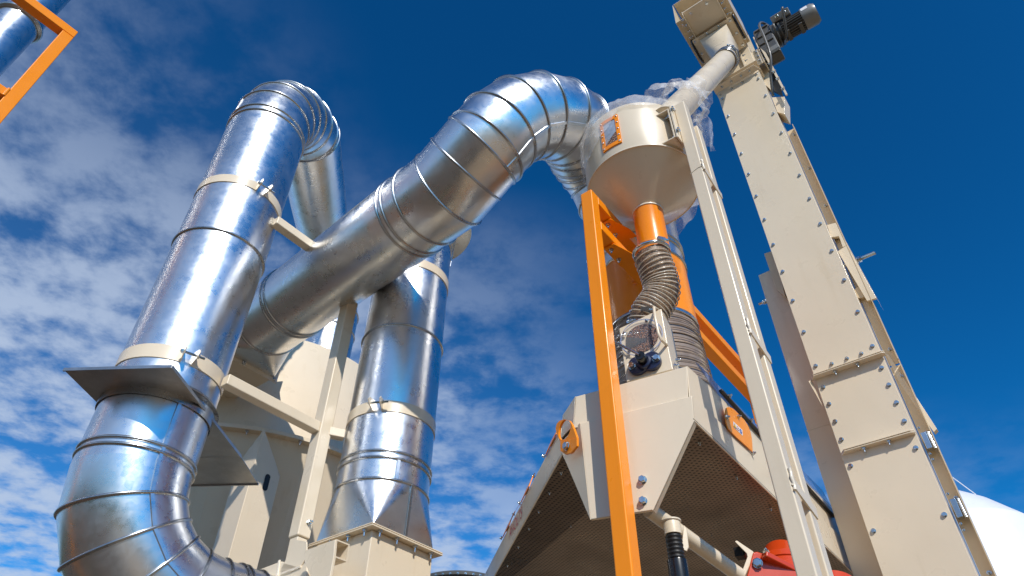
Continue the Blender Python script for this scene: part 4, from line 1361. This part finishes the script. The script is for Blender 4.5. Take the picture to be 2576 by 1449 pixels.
    # corrugated conduit: from the gland round the motor neck and down the leg
    def smooth(pp, n=8):
        out = []
        for i in range(len(pp) - 1):
            a, b, c_, e_ = pp[max(i - 1, 0)], pp[i], pp[i + 1], pp[min(i + 2, len(pp) - 1)]
            for k in range(n):
                u = k / n; out.append(.5 * ((2 * b) + (-a + c_) * u + (2 * a - 5 * b + 4 * c_ - e_) * u * u + (-a + 3 * b - 3 * c_ + e_) * u ** 3))
        return out + [pp[-1]]
    nk = M(-.365, 0, 0)
    pp = [p + dd * .02, p + dd * .07 - BX * .0, st - AX * .02 - ZX * .10 - BX * .05, nk - ZX * .095 - AX * .01, nk + BX * .09, nk + ZX * .085, nk - BX * .092 + AX * .01, nk - ZX * .092 + AX * .015, nk + BX * .09 + AX * .02, nk + ZX * .10 + AX * .03,
          M(-.30, -.09, .10), M(-.275, -.13, .03), M(-.27, -.135, -.15), M(-.255, -.12, -.35), M(-.20, -.07, -.50), M(-.165, -.02, -.62)]
    path = smooth(pp, 14); 
    m = MB(); m.tube(path, [.0085 if i % 2 else .0098 for i in range(len(path))], 12); m.build('cable', 'motor_grey', t, 40)
    return t


build_motor()


def build_elev_side():
    """bearing housing plates on the right of the head, and the lit side hood"""
    t = ELEV
    q = EL(0, .12, 0); f = lambda x, y, w=.12: onp(x, y, EL(0, w, 0), BX)
    m = MB(); m.prism([f(1905, 148), f(1931, 158), f(1938, 225), f(1912, 200)], BX * .06); m.build('bearing_plate', 'cream', t, 30, .001)
    m = MB(); m.prism([f(1942, 245, .06), f(1973, 243, .06), f(1974, 287, .06), f(1955, 282, .06)], BX * .10); m.build('side_hood', 'cream', t, 30, .001)
    m = MB(); m.prism([f(1912, 120, .02), f(1926, 132, .02), f(1981, 237, .02), f(1976, 239, .02)], BX * .01); so = m.build('side_strap', 'cream', t, 30, .001)
    bolts([f(x, y, .018) for x, y in ((1934, 162), (1944, 182), (1953, 200), (1966, 225))], -AX - BX * .3, so, .016, .014)
    m = MB(); m.prism([f(1934, 170, .16), f(1960, 200, .16), f(1968, 240, .16), f(1940, 225, .16)], BX * .02); m.build('shaft_guard', 'rubber', t, 30)


build_elev_side()


def build_return_leg():
    q = at(1907, 692, 2.86); top = q[2]
    t = thing('return_leg', (q[0], q[1], 0), 'shaded tan casing standing close behind the left edge of the tall elevator leg', 'elevator casing')
    w = .26
    m = MB(); P = V(q[0], q[1], 0) - AX * w / 2 + BX * .10
    m.box(P + ZX * top / 2, AX, BX, ZX, w, .20, top); mo = m.build('casing', 'cream', t, 30, .004)
    z = vz(1914, 752, q[0], q[1]); c = V(q[0], q[1], z) + BX * .03
    m = MB(); m.tube([c - AX * .01, c + AX * .05], .008, 12); m.hexbolt(c, AX, .028, .012); m.hexbolt(c + AX * .014, AX, .024, .012); m.build('threaded_stud', 'zinc', t, 30)
    m = MB(); z = vz(2030, 1084, q[0], q[1]); m.box(P + ZX * z, AX, BX, ZX, w + .004, .204, .003); m.build('sheet_seam', 'cream', t, 30)
    return t


build_return_leg()


# ================================================================== PLASTIC FILM over the hopper
def build_film():
    t = thing('plastic_film', (HX, HY, 4.2), 'crumpled clear plastic film draped over the hopper top and bunched round the spout pipe', 'plastic film')
    end = atz(1697, 283, 4.15)
    def nz(p, s): return noise.noise(Vector(tuple(p * s)))
    # cap over the lid, hanging down the left side and the back
    rid = lambda p, k: 1 - abs(noise.noise(Vector(tuple(p * k)))) * 2.2
    m = MB(); rr = []; n = 170
    for i in range(34):
        s = i / 33; ring = []
        for k in range(n):
            a = 2 * pi * k / n; d = V(cos(a), sin(a), 0)
            left = max(0, d @ unit(V(-.95, -.1, 0))); back = max(0, d @ unit(V(.7, .7, 0)))
            drop = .055 + .20 * left ** 3 + .34 * back ** 2 + .015 * sin(a * 7) + .02 * nz(d, 3.1)
            if s < .45:
                r = (HR + .004) * (s / .45) ** .9; z = 4.152 - .028 * (s / .45) ** 2
            else:
                f = (s - .45) / .55; r = HR + .004 + .006 * sin(f * 3) + .018 * f * back; z = 4.124 - drop * f
            p = V(HX, HY, z) + d * r
            ring.append(p + d * (.005 * rid(p, 9) + .004 * rid(p, 19)) * (1 if s > .4 else .3) + ZX * (.010 * rid(p, 8) + .006 * rid(p, 21)) * (1 if s < .5 else .2))
        rr.append(ring)
    m.skin(rr); m.build('film_cover', 'plastic_film', t, 24)
    # bunch round the pipe end
    ax = unit(dep(1830, 146, 4.18) - end); u, v = frame_of(ax)
    m = MB(); rr = []
    for i in range(34):
        f = i / 33; c = end - ax * .03 + ax * .34 * f; ring = []
        for k in range(110):
            a = 2 * pi * k / 110; d = cos(a) * u + sin(a) * v
            R_ = .125 - .052 * f ** .7 + (.030 * (1 - f) + .008) * nz(d * 1.0 + ax * f * 3, 3.3)
            if f > .8: R_ += .05 * (f - .8) / .2 * max(0, nz(d * 1.3, 2.2) + .2)
            ring.append(c + d * max(R_ + .014 * rid(d * .12 + c, 16), .068))
        rr.append(ring)
    m.skin(rr); m.build('film_bunch', 'plastic_film', t, 24)
    # loose tail hanging behind the column
    m = MB(); rr = []
    pts = [dep(1738, 262, 3.22), dep(1757, 285, 3.2), dep(1771, 315, 3.18), dep(1783, 345, 3.15), dep(1790, 372, 3.12)]
    for i in range(28):
        f = i / 27 * (len(pts) - 1); j = min(int(f), len(pts) - 2); c = pts[j] + (pts[j + 1] - pts[j]) * (f - j); ring = []
        wd = .035 + .045 * sin(pi * min(1, i / 22))
        for k in range(40):
            s = (k / 39 - .5) * 2
            p = c + RGT * wd * s * .62 - UP * .02 * s + FWD * (.03 * sin(s * 5 + i * .2))
            ring.append(p + FWD * .035 * nz(p, 11) + RGT * .012 * nz(p, 17) + UP * .02 * nz(p + ZX, 9))
        rr.append(ring)
    m.skin(rr, False, False); m.build('film_tail', 'plastic_film', t, 80)
    # hanging rag below the cone, behind
    m = MB(); rr = []; pts = [dep(1728, 470, 3.1), dep(1728, 500, 3.08), dep(1722, 528, 3.02)]
    for i in range(18):
        f = i / 17 * 2; j = min(int(f), 1); c = pts[j] + (pts[j + 1] - pts[j]) * (f - j); ring = []
        for k in range(26):
            s = (k / 25 - .5) * 2; p = c + RGT * s * .055 + UP * .012 * s * s
            ring.append(p + FWD * .05 * nz(p, 10) + UP * .03 * nz(p, 8) + RGT * .012 * nz(p, 21))
        rr.append(ring)
    m.skin(rr, False, False); m.build('film_tail', 'plastic_film', t, 80)
    return t


build_film()


# ================================================================== GRAIN CLEANER (bottom right)
ZU = 2.623


def build_cleaner():
    R0, L0 = fp(1746, 1059), atz(1414, 1140, 2.66)
    R0 = V(R0[0], R0[1], ZU)
    t = thing('grain_cleaner', (.45, 2.3, 0), 'big cream grain cleaner seen from below, with a perforated underside and a bolted front panel', 'grain cleaner')
    R1 = atz(1891, 1195, ZU); rd = unit(R1 - R0); R2 = R0 + rd * 1.75
    L1 = atz(1250, 1435, 2.634); ld = unit(L1 - L0); L2 = L0 + ld * 1.55
    # perforated underside
    m = MB(); m.prism([R0, R2, L2, L0], ZX * .004); dk = m.build('perforated_deck', 'perforated_deck', t, 0)
    # front panel (hangs lower than the deck) with its left return
    F_ = [fp(1459, 1064), fp(1741, 995), fp(1746, 1058), fp(1643, 1283), fp(1485, 1307)]
    m = MB(); m.prism(F_, -HN * .012); fpn = m.build('front_panel', 'cream', t, 20, .003)
    lr = [fp(1459, 1064), fp(1485, 1307), L0 - ZX * .0, V(L0[0], L0[1], fp(1442, 1067)[2]), fp(1442, 1067, .02)]
    m = MB(); m.prism([lr[0], lr[1], lr[2], lr[3]], -HD * .004 - HN * .004); m.build('panel_return', 'cream', t, 20)
    lz = fp(1442, 1067, .02)[2]
    m = MB(); m.prism([fp(1446.5, 998, .010), fp(1442, 1069, .010), V(L0[0], L0[1], lz), V(L0[0], L0[1], fp(1446.5, 998, .01)[2] - .01) + (L0 - R0) * -.02], -HD * .004); m.build('panel_return', 'cream', t, 20)
    # right-hand return of the panel down to its tip
    m = MB(); m.prism([fp(1746, 1058), fp(1643, 1283), fp(1643, 1283) - HN * .028, fp(1746, 1058) - HN * .028], HD * .003); m.build('panel_return', 'cream', t, 20)
    bolts([fp(1617, 1208), fp(1618, 1261)], HN, fpn, .019, 0, 'hex_bolt', .014)
    # upper front
    o = .010
    U_ = [fp(1446.5, 998, o), fp(1728, 921, o), fp(1731, 1012, o), fp(1441, 1078, o)]
    m = MB(); m.prism(U_, -HN * .006); m.build('upper_front', 'cream', t, 20, .002)
    # right wall
    wn = unit(np.cross(rd, ZX)); wn = wn if wn[0] > 0 else -wn
    rp = lambda x, y, off=0.0: onp(x, y, R0 + wn * off, wn)
    low = [rp(1741, 995), rp(1829, 1080), rp(1891, 1138.6), rp(1942, 1185)]
    far = R2; lowtop = low[-1]; k_ = (lowtop - low[0]); k_ = k_ / np.linalg.norm(k_[:2])
    sfar = np.linalg.norm((R2 - R0)[:2])
    lt2 = low[0] + k_ * sfar
    m = MB(); m.prism([low[0], lt2, R2 - ZX * .004, R0 - ZX * .004], -wn * .005); m.build('side_strip', 'cream', t, 20, .002)
    up = [rp(1729, 921, -.008), rp(1794, 980, -.008), rp(1921, 1107, -.008)]
    k2 = (up[2] - up[1]); k2 = k2 / np.linalg.norm(k2[:2]); uf = up[1] + k2 * (sfar - np.linalg.norm((up[1] - up[0])[:2]))
    m = MB(); m.prism([up[0], up[1], uf, lt2 - wn * .008 - ZX * .01, low[0] - wn * .008 - ZX * .01], -wn * .005); m.build('side_wall', 'cream', t, 20, .002)
    # left wall
    n2 = unit(np.cross(ld, ZX)); n2 = n2 if n2[0] < 0 else -n2
    lp = lambda x, y, off=0.0: onp(x, y, L0 + n2 * off, n2)
    l_far = np.linalg.norm((L2 - L0)[:2])
    a, b_ = lp(1420, 1053), lp(1345, 1198); kk = b_ - a; kk = kk / np.linalg.norm(kk[:2])
    s0 = (a - L0)[:2] @ ld[:2]
    topn = V(fp(1446.5, 998, o)[0], fp(1446.5, 998, o)[1], fp(1446.5, 998, o)[2])
    hgt = .165
    Lt0 = L0 + ZX * (fp(1447, 1000, o)[2] - L0[2]); Lt2 = L2 + ZX * .13
    m = MB(); m.prism([L0 - ZX * .004, L2 - ZX * .004, L2 + ZX * .085, L0 + ZX * .095], -n2 * .005); ls = m.build('side_strip', 'cream', t, 20, .002)
    m = MB(); m.prism([L0 + ZX * .09 - n2 * .008, L2 + ZX * .08 - n2 * .008, Lt2 - n2 * .06, Lt0 - n2 * .05], -n2 * .005); lw = m.build('side_wall', 'cream', t, 20, .002)
    # roof sheets rising to the exhaust hose
    ap = V(.625, 2.40, 3.02)
    tr, tl = up[0], Lt0 - n2 * .05
    m = MB()
    hub = [ap + V(.2 * cos(a), .2 * sin(a), 0) for a in [2 * pi * k / 16 for k in range(16)]]
    m.prism([up[0] - ZX * .004, up[1] - ZX * .004, ap + V(.05, -.22, -.03), ap + V(-.2, -.12, -.03), tl - ZX * .004], ZX * .004)
    m.prism([up[1] - ZX * .004, uf - ZX * .004, ap + V(.25, .25, -.03), ap + V(.2, -.05, -.03)], ZX * .004)
    m.prism([tl - ZX * .004, Lt2 - n2 * .06 - ZX * .004, ap + V(-.25, .25, -.03), ap + V(-.2, -.1, -.03)], ZX * .004)
    m.prism([uf - ZX * .004, Lt2 - n2 * .06 - ZX * .004, ap + V(-.25, .25, -.03), ap + V(.25, .25, -.03)], ZX * .004)
    m.build('roof_sheet', 'cream', t, 20)
    m = MB(); m.prism([R2, L2, Lt2 - n2 * .06, uf], V(0, .004, 0)); m.build('rear_wall', 'cream', t, 20)
    # clear inspection lid with rubber seal along the right roof edge
    cl = [rp(1749, 912, -.012), rp(1766, 928, -.03), rp(1813, 980, -.05), rp(1913, 1080, -.05), rp(1921, 1106, -.012), rp(1794, 979, -.012)]
    kc = cl[3] - cl[2]; kc = kc / np.linalg.norm(kc[:2]); kb = cl[4] - cl[5]; kb = kb / np.linalg.norm(kb[:2])
    m = MB(); m.prism([cl[0], cl[1], cl[2], cl[2] + kc * 1.2, cl[5] + kb * 1.3, cl[5]], wn * .004); co = m.build('clear_lid', 'clear_cover', t, 20)
    m = MB(); p0, p1 = rp(1813, 982, .0), rp(1917, 1098, .0); kd = unit(p1 - p0); m.bar(p0, p0 + kd * 1.2, wn, .014, .010); so = m.build('rubber_seal', 'rubber', co, 30, .002)
    bolts([p0 + kd * s + wn * .008 for s in (.05, .24, .40, .6)], wn + ZX * .3, co, .012, .004)
    # orange flap with safety sticker on the right
    Z = lambda x, y, off: rp(1698 + .1953 * x, 912 + .1953 * y, off)
    pl = [(648, 590), (668, 578), (700, 580), (730, 594), (766, 624), (830, 690), (880, 742), (916, 796), (940, 845), (962, 905), (976, 970), (984, 1050), (988, 1156), (900, 1074), (780, 966), (672, 858), (650, 790), (639, 720), (638, 640)]
    m = MB(); m.prism([Z(x, y, .004) for x, y in pl], wn * .004); fo = m.build('orange_flap', 'orange', t, 20, .001)
    bolts([Z(660, 708, .008), Z(808, 700, .008), Z(996, 1170, .004)], wn, fo, .013, .004)
    m = MB(); m.add([Z(750, 755, .0088), Z(868, 870, .0088), Z(873, 945, .0088), Z(755, 830, .0088)], [(0, 1, 2, 3)]); sk = m.build('safety_sticker', 'sticker_white', fo, 0)
    e1 = unit(Z(868, 870, 0) - Z(750, 755, 0)); e2 = unit(Z(755, 830, 0) - Z(750, 755, 0)); W_ = np.linalg.norm(Z(868, 870, 0) - Z(750, 755, 0)); O = (Z(750, 755, .0094) + Z(868, 870, .0094) + Z(873, 945, .0094) + Z(755, 830, .0094)) / 4
    def icon(kind, col, ox, r, lift=0.0, nm='sticker_sign'):
        mm = MB(); c = O + e1 * W_ * ox + wn * lift
        if kind == 'tri': pts = [c - e2 * r, c + e2 * r * .8 + e1 * r * .95, c + e2 * r * .8 - e1 * r * .95]
        else: pts = [c + r * (cos(a) * e1 + sin(a) * e2) for a in [2 * pi * k / 20 for k in range(20)]]
        mm.add(pts, [tuple(range(len(pts)))]); mm.build(nm, col, sk, 0)
    r = W_ * .135
    icon('tri', 'sticker_black', -.31, r * 1.25); icon('tri', 'sticker_yellow', -.31, r * .95, .0004)
    icon('c', 'sticker_red', 0, r); icon('c', 'sticker_white', 0, r * .74, .0004); icon('c', 'sticker_black', 0, r * .3, .0008)
    icon('c', 'sticker_blue', .31, r); icon('c', 'sticker_white', .31, r * .3, .0004)
    # three orange flaps on the shaded left side, and the red maker's mark
    for (x0, y0), (x1, y1) in (((1402, 1091), (1374, 1163)), ((1333, 1226), (1312, 1284)), ((1283, 1329), (1265, 1375))):
        A_, B_ = lp(x0, y0, .001), lp(x1, y1, .001)
        sa, sb = (A_ - L0)[:2] @ ld[:2], (B_ - L0)[:2] @ ld[:2]
        pts = [L0 + ld * (sa + (sb - sa) * q_) + ZX * (.088 - .006 + h_) + n2 * .002 - n2 * .05 * max(0, h_ - .02) / .1 for q_, h_ in ((-.0, .01), (0.0, .045), (.12, .075), (.35, .09), (.65, .09), (.9, .06), (1.0, .008))]
        m = MB(); m.prism(pts, n2 * .004); oo = m.build('orange_flap', 'orange', t, 20)
        bolts([pts[2] + n2 * .004 + ZX * -.012, pts[6] + n2 * .004], n2, oo, .011, .003)
        s2 = MB(); mid = L0 + ld * (sa + (sb - sa) * .5) + ZX * .105 + n2 * .0068 - n2 * .012
        s2.add([mid + ld * i * .03 + ZX * j * .012 for i, j in ((-1, -1), (1, -1), (1, 1), (-1, 1))], [(0, 1, 2, 3)]); s2.build('safety_sticker', 'sticker_white', oo, 0)
    sa = (lp(1303, 1318) - L0)[:2] @ ld[:2]; sb = (lp(1292, 1362) - L0)[:2] @ ld[:2]
    org = L0 + ld * (sa + sb) / 2 + n2 * .003
    cu = bpy.data.curves.new('maker_mark', 'FONT'); cu.body = 'AVOLTS'; cu.size = .062; cu.align_x = 'CENTER'; cu.align_y = 'CENTER'; cu.shear = .25
    to = bpy.data.objects.new('maker_mark_curve', cu); COL.objects.link(to)
    me = bpy.data.meshes.new_from_object(to.evaluated_get(bpy.context.evaluated_depsgraph_get())) if False else None
    bpy.context.view_layer.update()
    me = bpy.data.meshes.new_from_object(to.evaluated_get(bpy.context.evaluated_depsgraph_get()))
    bpy.data.objects.remove(to)
    mo = bpy.data.objects.new('maker_mark', me); COL.objects.link(mo); me.materials.clear(); me.materials.append(MATS['sticker_red'])
    xx = -ld if (np.cross(ld, ZX) @ n2) > 0 else ld
    xx = unit(xx); xx = xx if (np.cross(xx, ZX) @ n2) > 0 else -xx
    mtx = Matrix(((xx[0], 0, n2[0], 0), (xx[1], 0, n2[1], 0), (0, 1, 0, 0), (0, 0, 0, 1)))
    offr = np.array(t.location); loc = org + ZX * .050 - offr
    mtx.translation = Vector(tuple(loc)); mo.parent = t; mo.matrix_local = mtx
    m = MB()
    for i in range(16):
        a0 = pi * (i + .1) / 16; a1 = pi * (i + 1) / 16
        q_ = lambda a, r_: org + xx * .10 * cos(a) * r_ + ZX * (.050 + .036 + .016 * sin(a) * r_)
        m.add([q_(a0, 1), q_(a1, 1), q_(a1, .86), q_(a0, .86)], [(0, 1, 2, 3)])
    m.build('maker_mark_arc', 'sticker_red', t, 0)
    # screws along the deck edges
    pts = [R0 + rd * s - V(.02, .0, .004) + V(-.01, .03, 0) for s in (.12, .4, .7, 1.0)] + [L0 + ld * s + V(.03, .0, -.004) for s in (.12, .27, .42, .57, .75, .95, 1.2)]
    bolts(pts, -ZX, dk, .008, .004)
    ctr = (R0 + L0) / 2
    bolts([ctr + V(x, y, -.004) for x, y in ((-.02, .35), (.12, .55), (-.12, .62), (.28, .45), (.42, .70), (.05, .85), (.62, .95), (-.1, 1.0), (.3, 1.05))], -ZX, dk, .006, .02)
    # lifting lug
    s_ = .19535; LN = unit(V(-.86, -.51, 0)); G = lambda x, y, off: onp(1258 + s_ * x, 975 + s_ * y, fp(1436, 1125, -.006) + LN * off, LN)
    hole_c = G(830, 537, .0)
    out = [(775, 695), (748, 640), (724, 580), (715, 520), (728, 465), (765, 425), (830, 407), (890, 425), (925, 475), (950, 540), (975, 610), (988, 645)]
    m = MB(); P_ = [G(x, y, .0) for x, y in out]
    m.plate_hole(P_, hole_c, np.linalg.norm(G(904, 537, 0) - hole_c), -LN * .008, 56); lo = m.build('lifting_lug', 'orange', t, 30, .0015)
    m = MB(); m.prism([G(x, y, .002) for x, y in ((773, 697), (988, 643), (990, 752), (912, 845), (842, 862), (774, 815))], -LN * .008); m.build('lug_foot', 'orange', lo, 30, .0015)
    bolts([G(862, 755, .003)], LN, lo, .021, 0, 'hex_bolt')
    # inner hinge hardware glimpsed on the deck
    m = MB(); m.tube([atz(1640, 1272, 2.30) * 0 + at(1632, 1282, 1.885), at(1858, 1446, 2.13)], .0225, 32, True); tb = m.build('cross_tube', 'cream', t, 40)
    return t


build_cleaner()


def build_under():
    # spring strut under the cross tube
    c = at(1690, 1322, 1.90); d = -ZX
    t = thing('spring_strut', (c[0], c[1], c[2] - .5), 'black rubber-bellows strut with a brass ring hanging under the cross tube', 'strut')
    m = MB(); m.lathe(c + ZX * .015, d, [(.024, 0), (.0245, .002), (.0245, .042), (.001, .042)], 36); st = m.build('stub', 'cream', t, 40)
    w = MB(); w.torus(c + ZX * .012, ZX, .025, .0035, 36, 8); w.build('weld_bead', 'weld_cream', st, 60)
    w = MB(); pr = [(.001, .040), (.020, .040)]
    for k in range(6): pr += [(.0195, .044 + k * .0115), (.0235, .0475 + k * .0115), (.0235, .0515 + k * .0115), (.0195, .055 + k * .0115)]
    w.lathe(c + ZX * .015, d, pr + [(.02, .118)], 36); w.build('bellows', 'rubber', t, 50)
    w = MB(); w.lathe(c + ZX * .015, d, [(.02, .114), (.027, .114), (.0275, .117), (.0275, .165), (.026, .165), (.026, .55)], 40); w.build('cylinder', 'black_plastic', t, 30)
    w = MB(); w.lathe(c + ZX * .015, d, [(.026, .167), (.0282, .168), (.0282, .178), (.026, .179)], 40); w.build('brass_ring', 'brass', t, 40)
    f = MB(); q = at(1727, 1345, 1.92); f.prism([at(1721, 1321, 1.92), at(1727, 1330, 1.92), at(1732, 1375, 1.92), at(1727, 1386, 1.92), at(1714, 1380, 1.92)], HN * -.006); f.build('fin_plate', 'cream', t, 30, .001)
    # bracket and red vibration motor
    k = thing('vibration_motor', at(1960, 1420, 2.15), 'bright red vibration motor with a bolted flange under the cleaner, behind the column foot', 'vibration motor')
    Y = 2.15
    g = MB(); g.prism([at(x, y, Y) for x, y in ((1848, 1362), (1853, 1359), (1893, 1386), (1899, 1394), (1862, 1475), (1852, 1475), (1880, 1400), (1878, 1392))], V(.03, .05, 0)); g.build('bracket', 'cream', k, 30, .002)
    g = MB(); g.box(at(1862, 1392, Y + .05), HD, HN, ZX, .03, .04, .03); g.build('rubber_pad', 'rubber', k, 30, .002)
    c = at(1985, 1482, 2.32); ax = unit(V(.18, .38, .85))
    m = MB(); m.lathe(c, ax, [(.001, -.12), (.12, -.12), (.125, -.05), (.125, .02), (.13, .022), (.13, .045), (.095, .05), (.058, .16), (.05, .165), (.001, .168)], 48); mo = m.build('housing', 'red', k, 30)
    fl = MB(); fl.prism([at(x, y, 2.14) for x, y in ((1893, 1388), (1904, 1386), (1925, 1394), (2010, 1436), (2010, 1500), (1860, 1500), (1880, 1440))], V(.02, .04, 0)); fl.build('foot_flange', 'red', k, 30, .006)
    fl = MB(); fl.bar(at(1921, 1396, 2.12), at(2012, 1442, 2.16), ZX, .018, .03); fl.build('flange_rib', 'red', k, 30, .004)
    bolts([at(1906, 1417, 2.135)], HN, mo, .024, 0, 'hex_bolt'); bolts([at(1928, 1391, 2.12)], ZX + HN * .3, mo, .016, .004)
    fl = MB(); q = at(2098, 1492, 2.46); fl.lathe(q, unit(V(.2, .4, .9)), [(.001, -.15), (.085, -.15), (.085, .02), (.05, .05), (.001, .052)], 40); fl.build('end_cover', 'red', k, 30)


build_under()


# ================================================================== FAR THINGS
def build_far():
    Y = 34.0
    xl = at(2322, 1330, Y)[0]; R_ = at(2562, 1330, Y)[0] - xl
    x0 = xl; D0 = math.hypot(x0, Y)
    # silhouette heights read at the distance of the tank's middle
    hz_ = lambda x, y: at(x, y, Y)[2]
    zt_ = lambda r, y: 1.6 + (at(2400, y, Y)[2] - 1.6) * (Y - .85 * r * R_) / Y
    prof = [(.01, zt_(.2, 1226)), (R_ * .30, zt_(.3, 1228)), (R_ * .55, zt_(.55, 1238)), (R_ * .72, zt_(.72, 1252)), (R_ * .88, zt_(.80, 1285)), (R_ * .965, zt_(.6, 1325)), (R_, zt_(.3, 1360)), (R_, 0)]
    t = thing('white_tank', (x0, Y, 0), 'white round tank with a domed shoulder at the right edge, beyond the elevator', 'tank')
    m = MB(); m.lathe(V(x0, Y, 0), ZX, prof, 96); so = m.build('shell', 'tank_white', t, 60)
    d = unit(V(1, -.06, 0))
    for x, y in ((2553, 1289), (2560, 1299), (2566, 1310), (2571, 1322), (2575, 1334)):
        p = at(x + 2, y, Y - .3); bolts([p], unit(V(.8, -.2, .6)), so, .16, .05, 'rim_bolt')
    w = thing('guy_wire', at(2453, 1243, Y - 2), 'thin pale wire running down to the shoulder of the white tank', 'wire')
    m = MB(); m.tube([at(2296, 1114, Y - 2), at(2383, 1191, Y - 2), at(2455, 1244, Y - 2)], .022, 6); m.build('strand', 'tank_white', w, 0)
    e = at(2296, 1114, Y - 2); m = MB(); m.tube([V(e[0], e[1], 0), e + ZX * .15], .05, 12); m.build('mast', 'tank_white', w, 40)
    # silo with a dark bolted rim, bottom centre
    Ys = 9.0
    c = at(1160, 1449, Ys + 1.2); r = .62
    zt = vz(1160, 1436, c[0], c[1] - r)
    t = thing('steel_silo', (c[0], c[1], 0), 'grey steel silo top with a dark bolted rim peeping over the bottom edge', 'silo')
    m = MB(); m.lathe(V(c[0], c[1], 0), ZX, [(r, 0), (r, zt - .03)], 64); m.build('wall', 'silo_sheet', t, 30)
    m = MB(); m.lathe(V(c[0], c[1], 0), ZX, [(r + .005, zt - .075), (r + .05, zt - .06), (r + .055, zt - .02), (r + .02, zt), (.02, zt + .10)], 64); ro = m.build('rim', 'motor_grey', t, 40)
    for k in range(40):
        a = 2 * pi * k / 40; d = V(cos(a), sin(a), 0); bolts([V(c[0], c[1], zt - .05) + d * (r + .05)], d, ro, .024, .01, 'rim_bolt')


build_far()
